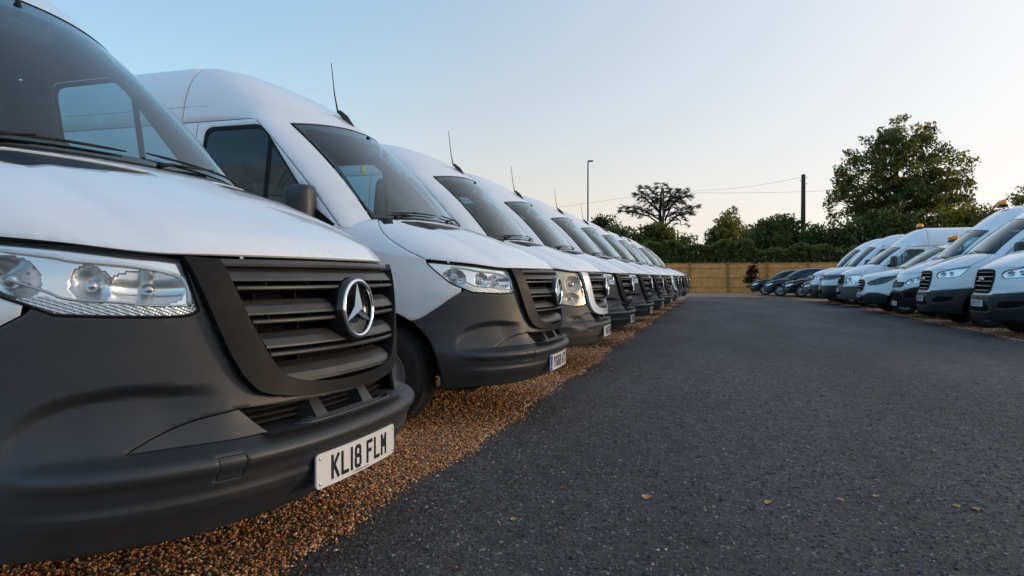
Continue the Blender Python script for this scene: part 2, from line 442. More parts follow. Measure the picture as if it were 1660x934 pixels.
# ------------------------------------------------------------------ lettering (stroked capitals for number plates)
GL = {
 'A': [[(0,0),(.5,1),(1,0)],[(.2,.3),(.8,.3)]], 'B': [[(0,0),(0,1),(.8,1),(1,.88),(1,.62),(.85,.52),(0,.52)],[(.85,.52),(1,.42),(1,.12),(.8,0),(0,0)]],
 'C': [[(1,.8),(1,.88),(.8,1),(.2,1),(0,.88),(0,.12),(.2,0),(.8,0),(1,.12),(1,.2)]], 'D': [[(0,0),(0,1),(.7,1),(1,.8),(1,.2),(.7,0),(0,0)]],
 'E': [[(1,1),(0,1),(0,0),(1,0)],[(0,.5),(.8,.5)]], 'F': [[(0,0),(0,1),(1,1)],[(0,.54),(.75,.54)]],
 'G': [[(1,.8),(1,.88),(.8,1),(.2,1),(0,.88),(0,.12),(.2,0),(.8,0),(1,.12),(1,.45),(.55,.45)]], 'H': [[(0,0),(0,1)],[(1,0),(1,1)],[(0,.5),(1,.5)]],
 'K': [[(0,0),(0,1)],[(1,1),(.05,.42)],[(.3,.58),(1,0)]], 'L': [[(0,1),(0,0),(1,0)]], 'M': [[(0,0),(0,1),(.5,.4),(1,1),(1,0)]],
 'N': [[(0,0),(0,1),(1,0),(1,1)]], 'P': [[(0,0),(0,1),(.8,1),(1,.88),(1,.58),(.8,.46),(0,.46)]],
 'R': [[(0,0),(0,1),(.8,1),(1,.88),(1,.6),(.8,.48),(0,.48)],[(.5,.48),(1,0)]], 'S': [[(1,.82),(.8,1),(.2,1),(0,.85),(0,.65),(.2,.53),(.8,.47),(1,.35),(1,.15),(.8,0),(.2,0),(0,.18)]],
 'T': [[(0,1),(1,1)],[(.5,1),(.5,0)]], 'U': [[(0,1),(0,.12),(.2,0),(.8,0),(1,.12),(1,1)]], 'V': [[(0,1),(.5,0),(1,1)]],
 'W': [[(0,1),(.2,0),(.5,.65),(.8,0),(1,1)]], 'X': [[(0,0),(1,1)],[(0,1),(1,0)]], 'Y': [[(0,1),(.5,.45),(1,1)],[(.5,.45),(.5,0)]],
 '1': [[(.5,0),(.5,1)]], '6': [[(1,.85),(.8,1),(.2,1),(0,.88),(0,.12),(.2,0),(.8,0),(1,.12),(1,.42),(.8,.54),(0,.54)]],
 '7': [[(0,1),(1,1),(.4,0)]], '8': [[(.2,.53),(.05,.64),(.05,.88),(.2,1),(.8,1),(.95,.88),(.95,.64),(.8,.53),(.2,.53),(0,.42),(0,.12),(.2,0),(.8,0),(1,.12),(1,.42),(.8,.53)]],
 '9': [[(0,.15),(.2,0),(.8,0),(1,.12),(1,.88),(.8,1),(.2,1),(0,.88),(0,.58),(.2,.46),(1,.46)]], '2': [[(0,.85),(.2,1),(.8,1),(1,.88),(1,.62),(0,.1),(0,0),(1,0)]],
 '5': [[(1,1),(0,1),(0,.56),(.8,.56),(1,.44),(1,.12),(.8,0),(.2,0),(0,.14)]], '0': [[(.2,0),(0,.12),(0,.88),(.2,1),(.8,1),(1,.88),(1,.12),(.8,0),(.2,0)]],
}
def glyph_mesh(mb, ch, x0, z0, w, h, sw, fx):
    """stroke glyph in the plate's (s, z) plane; fx maps (s, z) to 3D"""
    def sg(p): return (x0 + sw / 2 + p[0] * (w - sw), z0 + sw / 2 + p[1] * (h - sw))
    for pl in GL.get(ch, []):
        q = [sg(p) for p in pl]
        for i in range(len(q) - 1):
            (ax, az), (bx, bz) = q[i], q[i + 1]
            dx, dz = bx - ax, bz - az; l = math.hypot(dx, dz); dx /= l; dz /= l
            e0 = sw * (0.5 if i == 0 else 0.28); e1 = sw * (0.5 if i == len(q) - 2 else 0.28)
            ax -= dx * e0; az -= dz * e0; bx += dx * e1; bz += dz * e1
            nx, nz = -dz * sw / 2, dx * sw / 2
            az, bz = (max(z0, min(z0 + h, k)) for k in (az, bz))
            mb.add([fx(ax + nx, az + nz), fx(ax - nx, az - nz), fx(bx - nx, bz - nz), fx(bx + nx, bz + nz)], [(0, 1, 2, 3)])
def number_plate(root, text, x, zc, eu=False, maker=False, sgn=1):
    """front plate 520 x 111 mm; s runs from the reader's left to right"""
    Wp, Hp = 0.52, 0.111
    def fx(d):
        def f(s, z): return (x + d - 0.012 * (s / 0.26) ** 2, s, z)   # reader's left is the vehicle's right (-y)
        return f
    mb = MB(); n = 16; r = 0.012
    prof = []
    ss = [-Wp/2, -Wp/2 + 0.004, -Wp/2 + r] + list(np.linspace(-Wp/2 + r, Wp/2 - r, n))[1:-1] + [Wp/2 - r, Wp/2 - 0.004, Wp/2]
    hs = [Hp/2 - r, Hp/2 - 0.004, Hp/2] + [Hp/2] * (n - 2) + [Hp/2, Hp/2 - 0.004, Hp/2 - r]
    f = fx(0.0); bk = fx(-0.006)
    vsx = []
    for s, h in zip(ss, hs): vsx += [f(s, zc - h), f(s, zc + h), bk(s, zc - h), bk(s, zc + h)]
    fs = []
    for i in range(len(ss) - 1):
        a = 4 * i; b = a + 4
        fs += [(a, b, b + 1, a + 1), (a + 1, b + 1, b + 3, a + 3), (a + 2, a + 3, b + 3, b + 2), (a, a + 2, b + 2, b)]
    e = 4 * (len(ss) - 1)
    fs += [(0, 1, 3, 2), (e, e + 2, e + 3, e + 1)]
    mb.add(vsx, fs)
    pl = mb.build('number_plate', M['plate'], root)
    tx = MB(); cw, ch, sp, gp, sw = 0.044, 0.079, 0.0115, 0.036, 0.0125
    tot = sum((0.014 if c == '1' else cw) + sp for c in text if c != ' ') - 2 * sp + gp
    s = -tot / 2 + (0.018 if eu else 0)
    ft = fx(0.0015)
    for c in text:
        if c == ' ': s += gp - sp; continue
        w = 0.014 if c == '1' else cw
        glyph_mesh(tx, c, s, zc - ch / 2, w, ch, sw, ft); s += w + sp
    tx.build('characters', M['ink'], pl)
    if maker:
        t2 = MB(); s = -0.055
        for c in 'NORTHGATE': glyph_mesh(t2, c if c in GL else 'O', s, zc - 0.0505, 0.0048, 0.006, 0.0011, ft); s += 0.0066
        for k in range(9): glyph_mesh(t2, 'H' if k % 3 else 'E', s + 0.006, zc - 0.0495, 0.0028, 0.0035, 0.0008, ft); s += 0.0042
        t2.build('maker_name', M['ink'], pl)
    if eu:
        b = MB(); s0, s1 = -Wp/2 + 0.003, -Wp/2 + 0.045
        b.add([ft(s0, zc - 0.05), ft(s1, zc - 0.05), ft(s1, zc + 0.05), ft(s0, zc + 0.05)], [(0, 1, 2, 3)])
        band = b.build('country_band', M['eu'], pl)
        st = MB(); sl_ = MB(); f3 = fx(0.003)
        for k in range(12):
            a = k * math.pi / 6; cx, cz = (s0 + s1) / 2 + 0.013 * math.cos(a), zc + 0.018 + 0.013 * math.sin(a)
            st.add([f3(cx - .0018, cz), f3(cx, cz - .0018), f3(cx + .0018, cz), f3(cx, cz + .0018)], [(0, 1, 2, 3)])
        glyph_mesh(sl_, 'G', s0 + 0.009, zc - 0.035, 0.011, 0.017, 0.0028, f3); glyph_mesh(sl_, 'B', s0 + 0.023, zc - 0.035, 0.011, 0.017, 0.0028, f3)
        st.build('country_stars', M['yellow'], band)['kind'] = 'stuff'; sl_.build('country_letters', M['plate'], band)['kind'] = 'stuff'
    if maker:
        sc0 = None
        for sx in (-1, 1):
            for sz in (-1, 1):
                if sc0 is None: o = MB().lathe([(0.0045, 0), (0.0045, 0.002), (0.0025, 0.0035), (0.0001, 0.0035)], 10, Matrix.Rotation(-math.pi / 2, 4, 'Z')).build('plate_screw', M['chrome'], pl); sc0 = o.data
                else: o = link(bpy.data.objects.new('plate_screw', sc0), pl)
                o.location = fx(0.001)(sx * 0.243, zc + sz * 0.040)
    return pl

# ------------------------------------------------------------------ vehicle shell
class Shell:
    def __init__(s, sp):
        s.sp = sp
        z = lambda k: pchip([p[0] for p in sp[k]], [p[1] for p in sp[k]])
        s.Xc, s.W, s.D, s.N = z('XC'), z('W'), z('D'), z('NN')
        s.disp = sp.get('disp')
        h = sp['hood']
        s.z0 = pchip([p[0] for p in h['z0']], [p[1] for p in h['z0']]); s.A1 = 1 + float(s.Xc(h['z0'][-1][1]) - s.D(h['z0'][-1][1])) - sp['door']['x0']
        s.c1 = pchip([p[0] for p in h['C1']], np.array([p[1:] for p in h['C1']]))
        s.t0 = pchip([p[0] for p in h['T0']], np.array([p[1:] for p in h['T0']]))
        s.t1 = pchip([p[0] for p in h['T1']], np.array([p[1:] for p in h['T1']]))
        s.tw = h['tw']
        s.S0 = sym(s._S); s.S = sym(s._Sd) if s.disp else s.S0
        s.H = sym(s._H); s.WS = sym(s._WS); s.AP = sym(lambda u, q: s._AP(u - 1, q)); s.RF = sym(s._RF)
    def _S(s, a, z):
        a = np.asarray(a, float); z = np.asarray(z, float)
        f = np.sin(np.clip(a, 0, 1) * np.pi / 2)
        x = s.Xc(z) - s.D(z) * (1 - np.sqrt(np.maximum(1 - f ** s.N(z), 0))) - np.maximum(a - 1, 0)
        return np.stack([x, s.W(z) * f, z], axis=1)
    def _Sd(s, a, z):
        P = s._S(a, z); e = 2e-3
        d = s._S(a + e, z) - s._S(np.maximum(a - e, -1e9), z)
        n = np.stack([d[:, 1], -d[:, 0], np.zeros(len(P))], axis=1); n /= np.maximum(np.linalg.norm(n, axis=1)[:, None], 1e-9)
        return P + n * s.disp(s, a, z)[:, None]
    def ay(s, y, z): return float(math.asin(min(1, abs(y) / float(s.W(z)))) * 2 / math.pi) * (1 if y >= 0 else -1)
    def ax(s, x, z):
        xs = float(s.Xc(z) - s.D(z))
        if x <= xs: return 1 + (xs - x)
        k = 1 - (float(s.Xc(z)) - x) / float(s.D(z)); f = max(0, 1 - k * k) ** (1 / float(s.N(z)))
        return math.asin(min(1, f)) * 2 / math.pi
    def Y(s, pts): return np.array([(s.ay(p[0], p[1]), p[1]) for p in pts])
    def X(s, pts): return np.array([(s.ax(p[0], p[1]), p[1]) for p in pts])
    def _H(s, t, q):
        t = np.asarray(t, float); q = np.asarray(q, float)
        a = t * s.A1; P0 = s._S(a, s.z0(a)); P1 = s.c1(t); T0 = s.t0(t); T1 = s.t1(t)
        dome = s.sp.get('dome', 0.0) * sstep(q, 0.0, 0.12) * (1 - sstep(t, 0.27 + 0.16 * q, 0.335 + 0.16 * q)) * (1 - sstep(q, .80, 1.0))
        q = q[:, None]; q2 = q * q; q3 = q2 * q
        P = (2*q3 - 3*q2 + 1) * P0 + (q3 - 2*q2 + q) * T0 + (-2*q3 + 3*q2) * P1 + (q3 - q2) * T1
        P[:, 2] += dome
        return P
    def _WS(s, u, q):
        u = np.asarray(u, float); q = np.asarray(q, float); w = s.sp['ws']
        B = s.c1(np.clip(u, 0, 1.2) * s.tw) + np.array([-0.02, 0, 0.0])
        cx, cz = w['c']; ex, ey, ez = w['e']
        T = np.stack([cx + (ex - cx) * u ** 2.2, ey * u, cz + (ez - cz) * u ** 2.2], axis=1)
        k = (4 * q * (1 - q))[:, None]
        return B + (T - B) * q[:, None] + k * np.array([w['bow'], 0, w['bow']])
    def Fl(s, q):
        q = np.asarray(q, float); d = s.sp['door']
        z = d['z0'] + (d['z1'] - d['z0']) * q
        x = d['x0'] + (d['x1'] - d['x0']) * (q * 0.92 + 0.08 * q ** 3)
        return np.stack([x, s.W(z), z], axis=1)
    def _AP(s, u, q):
        u = np.asarray(u, float); q = np.asarray(q, float)
        o = np.ones_like(q); E = s._WS(o, q); F = s.Fl(q); d = np.linalg.norm(F - E, axis=1)[:, None]
        TE = s._WS(o, q) - s._WS(o * 0.97, q); TE /= np.linalg.norm(TE, axis=1)[:, None]
        TF = np.array([-1.0, 0.12, 0.0])
        w = u[:, None]; w2 = w * w; w3 = w2 * w
        return (2*w3 - 3*w2 + 1) * E + (w3 - 2*w2 + w) * TE * d * 0.9 + (-2*w3 + 3*w2) * F + (w3 - w2) * TF * d * 0.9
    def _RF(s, t, q):
        t = np.asarray(t, float); q = np.asarray(q, float); r = s.sp['roof']; tr = r['tr']
        A = s._WS(np.clip(t / tr, 0, 1), np.ones_like(t)); B = s._AP(np.clip((t - tr) / (1 - tr), 0, 1), np.ones_like(t))
        P0 = np.where((t <= tr)[:, None], A, B)
        f = np.sin(np.clip(t, 0, 1) * np.pi / 2); zg = s.sp['door']['z1']
        g = np.sqrt(np.maximum(1 - f ** r['n'], 0))
        P1 = np.stack([np.full_like(t, r['xe']), float(s.W(zg)) * f, zg + (r['zt'] - zg) * g], axis=1)
        Lx = (P0[:, 0] - r['xe'])
        T0 = np.stack([-Lx * 1.0, np.zeros_like(t), r['rise'] * (1 - np.clip(t, 0, 1) ** r.get('rp', 2.5))], axis=1)
        T1 = np.stack([-Lx * 1.0, np.zeros_like(t), r.get('end', 0.0) * g], axis=1)
        w = np.clip(q, 0, 1)[:, None]; w2 = w * w; w3 = w2 * w
        P = (2*w3 - 3*w2 + 1) * P0 + (w3 - 2*w2 + w) * T0 + (-2*w3 + 3*w2) * P1 + (w3 - w2) * T1
        ex = np.maximum(q - 1, 0)
        P[:, 0] -= ex
        P[:, 2] -= r.get('droop', 0.0) * ex ** 2 * g
        return P

def wheel(root, x, y, r, w, rimr, mat_rim, spokes=0):
    side = 1 if y > 0 else -1
    e = bpy.data.objects.new('wheel', None); e.empty_display_size = 0.1; link(e, root); e.location = (x, y, r)
    prof = [(rimr, -w*0.42), (rimr + 0.015, -w*0.46), (r - 0.06, -w*0.5), (r - 0.018, -w*0.46), (r - 0.004, -w*0.36), (r, -w*0.2)]
    prof += [(r, -w*0.17), (r - 0.008, -w*0.165), (r - 0.008, -w*0.145), (r, -w*0.14), (r, -0.012), (r - 0.008, -0.010), (r - 0.008, 0.010), (r, 0.012)]
    prof += [(r, w*0.14), (r - 0.008, w*0.145), (r - 0.008, w*0.165), (r, w*0.17), (r, w*0.2), (r - 0.004, w*0.36), (r - 0.018, w*0.46), (r - 0.06, w*0.5), (rimr + 0.015, w*0.46), (rimr, w*0.42)]
    ty = MB().lathe(prof, 48)
    n = 60
    for k in range(n):       # shoulder tread blocks
        a = 2 * math.pi * k / n; rot = Matrix.Rotation(-a, 3, 'Y')
        for sd in (-1, 1):
            c = rot @ Vector((r - 0.008, sd * w * 0.41, 0)); ty.box(c, (0.014, w * 0.13, 2 * math.pi * r / n * 0.62), rot)
    ty.build('tyre', M['rubber'], e)
    o = side * w
    rp = [(rimr, o*0.40), (rimr - 0.012, o*0.42), (rimr - 0.025, o*0.30), (rimr - 0.05, o*0.22), (rimr*0.62, o*0.30), (rimr*0.45, o*0.34), (rimr*0.32, o*0.30), (0.06, o*0.32), (0.055, o*0.38), (0.001, o*0.385)]
    rm = MB().lathe(rp, 36)
    rm.build('rim', mat_rim, e)
    return e

def loop_of(*segs):
    return np.vstack([np.asarray(s, float) for s in segs])

def build_vehicle(name, sp, loc, rz):
    V = Shell(sp); root = empty(name, loc, rz); res = sp['res']; P = sp['paint']; g = sp.get('gap', 0.0025)
    d = sp['door']; ws = sp['ws']; rf = sp['roof']; hd = sp['hood']
    zg = d['z1']
    # hood with its vents
    sh = crom(hd['shut'], 8)                                # (t,q) from the screen corner down to the lamp
    qe = hd.get('qe', 0.955)
    right = loop_of([(0, 0)], lin([(0.0, 0), (sh[-1][0], 0)], 20)[1:], sh[::-1])
    top = lin([(sh[0][0], qe), (-sh[0][0], qe)], 30)
    hood_loop = loop_of(lin([(-sh[-1][0], 0), (sh[-1][0], 0)], 60)[:-1], sh[::-1][:-1], top[:-1], [(-p[0], p[1]) for p in sh][:-1])
    holes = []
    for vl in hd.get('vents', []):
        c = crom(vl, 5, True); holes += [c, mir(c)]
    patch('hood', V.H, [hood_loop] + holes, P, root, res=res, gap=g)
    for h in holes: patch('hood_vent', offs(V.H, -0.006), [h], M['trim'], root, res=res, thick=0)
    patch('cowl', offs(V.H, -0.008), [loop_of(lin([(-sh[0][0], qe - 0.01), (sh[0][0], qe - 0.01)], 24), lin([(sh[0][0], 1.03), (-sh[0][0], 1.03)], 24))], M['trim'], root, res=0.03, thick=0)
    for sd in (1, -1):
        up = loop_of(lin([(sh[-1][0], 0), (1, 0)], 12)[:-1], lin([(1, 0), (1, 1)], 4)[:-1], lin([(1, 1), (sh[0][0], 1)], 8)[:-1], sh[:-1])
        if sd < 0: up = mir(up)
        o = patch('fender_top', V.H, [up], P, root, res=res, gap=g, nogap=lambda u, v: (v < 1e-6) | (np.abs(np.abs(u) - 1) < 1e-6))
    # S-surface panels, given by the spec
    for nm, mat, loops, kw in sp['panels'](V): patch(nm, V.S if kw.pop('disp', False) else V.S0, loops, mat, root, **{'res': res, 'gap': g, **kw})
    # windscreen
    qb, qt = ws.get('q', (0.0, 0.985))
    e_ = 0.985
    wl = loop_of(lin([(-e_, qb), (e_, qb)], 40)[:-1], lin([(e_, qb), (e_, qt)], 20)[:-1], lin([(e_, qt), (-e_, qt)], 40)[:-1], lin([(-e_, qt), (-e_, qb)], 20)[:-1])
    wsc = patch('windscreen', V.WS, [wl], M['wglass'], root, res=0.06, thick=0)
    fb, ft, fs = ws.get('frit', (0.05, 0.10, 0.055))
    il = crom([(-e_ + fs, qb + fb), (-.5, qb + fb*.8), (0, qb + fb*.75), (.5, qb + fb*.8), (e_ - fs, qb + fb), (e_ - fs*.9, .5), (e_ - fs, qt - ft*.8), (.6, qt - ft*.9), (0, qt - ft), (-.6, qt - ft*.9), (-e_ + fs, qt - ft*.8), (-e_ + fs*.9, .5)], 6, True)
    patch('frit_band', offs(V.WS, -0.002), [wl, il], M['frit'], wsc, res=0.06, thick=0)
    seal = MB()
    seal.tube([tuple(p) for p in V.WS(wl[:, 0], wl[:, 1])] + [tuple(V.WS(wl[:1, 0], wl[:1, 1])[0])], 0.0042, 5)
    seal.build('screen_seal', M['trim'], wsc)
    # pillars and roof
    for sd in (1, -1):
        al = loop_of(lin([(1, -0.02), (2, -0.02)], 8)[:-1], lin([(2, -0.02), (2, 1)], 24)[:-1], lin([(2, 1), (1, 1)], 8)[:-1], lin([(1, 1), (1, -0.02)], 24)[:-1])
        patch('windscreen_pillar', V.AP, [al if sd > 0 else mir(al)], P, root, res=res, gap=g, nogap=lambda u, v: v > 0.999)
    for sd in (1, -1):
        al = loop_of(lin([(1.0, -0.04), (2.1, -0.04)], 6)[:-1], lin([(2.1, -0.04), (2.1, 1.02)], 12)[:-1], lin([(2.1, 1.02), (1.0, 1.02)], 6)[:-1], lin([(1.0, 1.02), (1.0, -0.04)], 12)[:-1])
        patch('pillar_lining', offs(V.AP, -0.035), [al if sd > 0 else mir(al)], M['cabin'], root, res=0.08, thick=0)
    qseam = 1 + (rf['xe'] - sp['seam'])
    qend = 1 + (rf['xe'] - sp['xr'])
    if sp['seam'] < rf['xe']:
        q1 = qseam
    else:
        q1 = sp.get('qseam', 0.9)
    rl = loop_of(lin([(-1, 0), (1, 0)], 60)[:-1], lin([(1, 0), (1, q1)], 20)[:-1], lin([(1, q1), (-1, q1)], 60)[:-1], lin([(-1, q1), (-1, 0)], 20)[:-1])
    patch('cab_roof', V.RF, [rl], P, root, res=res * 1.3, gap=g, nogap=lambda u, v: v < 1e-6)
    rl = loop_of(lin([(-1, q1), (1, q1)], 60)[:-1], lin([(1, q1), (1, qend)], 20)[:-1], lin([(1, qend), (-1, qend)], 60)[:-1], lin([(-1, qend), (-1, q1)], 20)[:-1])
    patch('roof', V.RF, [rl], P, root, res=0.07, gap=g)
    rl = loop_of(lin([(-1, q1 - .03), (1, q1 - .03)], 40)[:-1], lin([(1, q1 - .03), (1, q1 + .03)], 2)[:-1], lin([(1, q1 + .03), (-1, q1 + .03)], 40)[:-1], lin([(-1, q1 + .03), (-1, q1 - .03)], 2)[:-1])
    patch('roof_seam', offs(V.RF, -0.008), [rl], M['trim'], root, res=0.08, thick=0)
    # doors, windows
    ax_, ar = sp['axle'], sp['arch']
    def arc(a0, a1, n=16, r=ar, cx=ax_, cz=sp['wr']): return [(cx + r * math.cos(t), cz + r * math.sin(t)) for t in np.linspace(R(a0), R(a1), n)]
    sill = sp['sill']
    F = V.Fl(np.linspace(0, 1, 14)); fl = [(p[0], p[2]) for p in F]
    dr = d['xr']
    t_end = math.degrees(math.acos(min(1, max(-1, (d['x0'] - 0.03 - ax_) / ar))))
    low = arc(t_end, 180 - math.degrees(math.asin(max(-1, min(1, (sill - sp['wr']) / ar)))), 10)
    dl = [(dr, sill)] + low[::-1] + [(d['x0'] - 0.015, (low[0][1] + d['z0']) / 2)] + fl + [(dr, d['z1'])]
    dl = lin(dl + [dl[0]], 5)[:-1]
    win = d['window']                                       # (x,z) closed outline
    win = rpoly(win, d.get('wr', .07)); wl2 = lin(list(win) + [win[0]], 2)[:-1]
    for sd in (1, -1):
        a = V.X(dl); w = V.X(wl2)
        if sd < 0: a = mir(a); w = mir(w)
        do = patch('door', V.S0, [a, w], P, root, res=res * 1.4, gap=g)
        a2 = V.X([(x - (.09 if x < dr + .01 else 0), z + (.05 if z > d['z1'] - .01 else 0)) for x, z in dl]); a2 = a2 if sd > 0 else mir(a2)
        patch('door_lining', offs(V.S0, -0.045), [a2, w], M['cabin'], do, res=0.08, thick=0)
        # black window surround
        cen = np.array(wl2).mean(0); wi = (np.array(wl2) - cen) * np.array([0.955, 0.93]) + cen
        wi_ = V.X(wi); wi_ = wi_ if sd > 0 else mir(wi_)
        patch('window_surround', offs(V.S0, -0.003), [w, wi_], M['trim'], do, res=0.04, thick=0.012)
        gl = patch('window', offs(V.S0, -0.008), [w], M['dglass'], do, res=0.08, thick=0)
        if 'div' in d:
            xd = d['div']; za, zb = d['divz']
            bl_ = V.X(lin([(xd - .017, za), (xd + .017, za), (xd + .017, zb - .02), (xd - .017, zb), (xd - .017, za)], 4)[:-1]); bl_ = bl_ if sd > 0 else mir(bl_)
            patch('window_bar', offs(V.S0, -0.004), [bl_], M['trim'], gl, res=0.06, thick=0.01)
        if 'black' in d:                                    # black corner behind the pillar foot
            b = V.X(lin(list(d['black']) + [d['black'][0]], 5)[:-1]); b = b if sd > 0 else mir(b)
            patch('mirror_mount', offs(V.S0, 0.004), [b], M['trim'], do, res=0.05, thick=0.006)
        hx = dr + 0.09
        mb = MB(); hp = V.S0(V.X([(x, d['handle']) for x in np.linspace(hx, hx + 0.2, 5)])[:, 0] * sd, np.full(5, d['handle']))
        off = [0.005, 0.03, 0.034, 0.03, 0.005]
        mb.tube([(p[0], p[1] + sd * o, p[2]) for p, o in zip(hp, off)], 0.013, 6); mb.build('handle', M['trim'], do)
    # sides behind the door
    rx, xr = sp['raxle'], sp['xr']
    ra = [(rx + ar * math.cos(t), sp['wr'] + ar * math.sin(t)) for t in np.linspace(math.asin((sill - sp['wr']) / ar), math.pi - math.asin((sill - sp['wr']) / ar), 16)]
    sl = [(dr, d['z1']), (xr, d['z1']), (xr, sill)] + ra[::-1] + [(dr, sill)]
    sl = lin(sl + [sl[0]], 5)[:-1]
    def ribs(V, a, z): return -0.006 * (sstep(z, 1.72, 1.735) - sstep(z, 1.765, 1.78)) - 0.005 * (sstep(z, 1.18, 1.19) - sstep(z, 1.21, 1.22))
    for sd in (1, -1):
        a = V.X(sl); a = a if sd > 0 else mir(a)
        side = patch('side_panel', V.S0, [a], P, root, res=0.09, gap=g)
        if sp.get('van', True):
            for zz in (1.32, 1.74):
                pts = V.S0(V.X([(x, zz) for x in np.linspace(dr - 0.12, xr + 0.1, 10)])[:, 0] * sd, np.full(10, zz))
                MB().tube([(p[0], p[1] - sd * 0.002, p[2]) for p in pts], 0.005, 5).build('panel_groove', M['trim'], side)
    if sp.get('van', True):
        for sd in (1, -1):
            tt = rf.get('groove', .915); qq = np.linspace(.62, qend - .05, 14); Pg = V.RF(np.full(14, tt * sd), qq)
            MB().tube([(p[0], p[1] - sd * .0015, p[2] - .001) for p in Pg], .0028, 5).build('roof_groove', M['seam'], root)
    # rear face
    fr = np.linspace(0, 1, 24); rp_ = V.RF(fr, np.full(24, qend))
    right = [tuple(p) for p in rp_]; side_z = np.linspace(d['z1'], sill, 14)[1:]
    right += [(sp['xr'], float(V.W(z)), z) for z in side_z]
    left = [(p[0], -p[1], p[2]) for p in right[::-1]][:-1]
    mesh_obj('rear_doors', right + left, [tuple(range(len(right + left)))[::-1]], P, root)
    # underbody, engine bay, cabin
    u = MB(); hz = float(V.z0(0))
    u.box(((-0.45 + ax_ + ar) / 2 + 0.02, 0, (0.36 + hz) / 2 - 0.10), (0.30, 1.3, hz - 0.48))
    u.box((ax_, 0, 0.62), (2 * ar, 1.05, 0.6)); u.box(((ax_ - ar + xr) / 2, 0, 0.42), (abs(ax_ - ar - xr) - 0.05, 1.2, 0.28))
    u.box((ax_, 0, sp['wr']), (0.12, 1.5, 0.10)); u.box((rx, 0, sp['wr']), (0.12, 1.5, 0.10))
    u.build('underbody', M['void'], root)
    wx = float(V.c1(np.array([0.0]))[0][0]); wz = float(V.c1(np.array([0.0]))[0][2])
    cb = MB()
    fz = sp['floor']; bx = sp['bulk']
    hw = lambda z: float(V.W(z)) - 0.045
    vsx = []; zz = np.linspace(fz, zg + 0.004, 10)
    for z in zz: vsx += [(bx, -hw(z), z), (bx, hw(z), z)]
    cb.add(vsx, [(2*i, 2*i + 1, 2*i + 3, 2*i + 2) for i in range(len(zz) - 1)])
    fr0 = np.linspace(0, 1, 16); rq = V.RF(fr0, np.full(16, 1 + max(0.0, rf['xe'] - bx))) if bx < rf['xe'] else V.RF(fr0, np.full(16, 0.9))
    ar_ = [(bx, p[1], p[2] - .012) for p in rq]; ring_ = ar_ + [(x, -y, z) for x, y, z in ar_[::-1]][:-1]
    cb.add(ring_, [tuple(range(len(ring_)))])
    bk = cb.build('bulkhead', M['bulk'], root)
    xt = ws['c'][0]; zt = ws['c'][1] - 0.03
    rl = loop_of(lin([(-1, 0.01), (1, 0.01)], 24)[:-1], lin([(1, 0.01), (1, 1.0)], 8)[:-1], lin([(1, 1.0), (-1, 1.0)], 24)[:-1], lin([(-1, 1.0), (-1, 0.01)], 8)[:-1])
    patch('headlining', offs(V.RF, -0.045), [rl], M['bulk'], root, res=0.1, thick=0)
    fl_ = MB(); fl_.box(((wx - 0.2 + bx) / 2, 0, fz), (abs(wx - 0.2 - bx), 2 * hw(fz) - 0.05, 0.04)); fl_.build('cab_floor', M['void'], root)
    da = MB(); cw = hw(wz) - 0.08
    da.box((wx - 0.24, 0, wz - 0.16), (0.42, 2 * cw, 0.24), Matrix.Rotation(R(-4), 3, 'Y'), 0.05)
    da.box((wx - 0.36, -0.42, wz - 0.02), (0.22, 0.40, 0.10), Matrix.Rotation(R(12), 3, 'Y'), 0.04)
    da.build('dashboard', M['cabin'], root)
    sw_ = MB(); tor = [(0.19 * math.cos(t), 0.19 * math.sin(t), 0) for t in np.linspace(0, 2 * math.pi, 28)]
    mt = Matrix.Translation((wx - 0.60, -0.42, wz - 0.03)) @ Matrix.Rotation(R(-58), 4, 'Y')
    sw_.tube([mt @ Vector(p) for p in tor], 0.014, 6)
    sw_.tube([mt @ Vector((-.18, 0, -.02)), mt @ Vector((0, 0, -.04)), mt @ Vector((.18, 0, -.02))], 0.02, 6); sw_.tube([mt @ Vector((0, 0, -.04)), mt @ Vector((0, 0, -.3))], 0.03, 6)
    sw_.build('steering_wheel', M['cabin'], root)
    sx = sp['seatx']
    for y, wd in ((-0.45, 0.48), (0.42, sp.get('bench', 0.86))):
        st = MB(); sz = fz + (0.35 if sp.get('van', True) else 0.13)
        st.box((sx + 0.25, y, sz), (0.5, wd, 0.16), None, 0.05); st.box((sx - 0.04, y, sz + 0.36), (0.14, wd, 0.66), Matrix.Rotation(R(-12), 3, 'Y'), 0.06)
        for k in ((0,) if wd < 0.6 else (-0.21, 0.21)): st.box((sx - 0.13, y + k, sz + 0.80), (0.10, 0.26, 0.20), Matrix.Rotation(R(-10), 3, 'Y'), 0.045)
        st.box((sx + 0.2, y, sz - 0.2), (0.4, wd - 0.08, 0.3), None, 0.02)
        st.build('seat', M['seat'], root)
    # inside mirror
    im = MB()
    if sp.get('van', True): im.box((xt + 0.10, 0, zt - 0.13), (0.03, 0.22, 0.07), None, 0.012); im.tube([(xt + 0.09, 0, zt - 0.1), (xt + 0.05, 0, zt)], 0.01, 6); im.build('inside_mirror', M['cabin'], root)
    # wheels
    for x in (ax_, rx):
        for y in (-sp['track'], sp['track']): wheel(root, x, y, sp['wr'], sp['ww'], sp['rimr'], M['rim'])
    # wheel-arch liners
    for x in (ax_, rx):
        for sd in (1, -1):
            ln = MB(); n = 16; r = ar + 0.01; vsx = []
            for t in np.linspace(R(-5), R(185), n):
                for y in (sd * 0.5, sd * (float(V.W(0.6)) - 0.02)): vsx.append((x + r * math.cos(t), y, sp['wr'] + r * math.sin(t)))
            ln.add(vsx, [(2*i, 2*i + 1, 2*i + 3, 2*i + 2) for i in range(n - 1)], True); ln.build('arch_liner', M['void'], root)
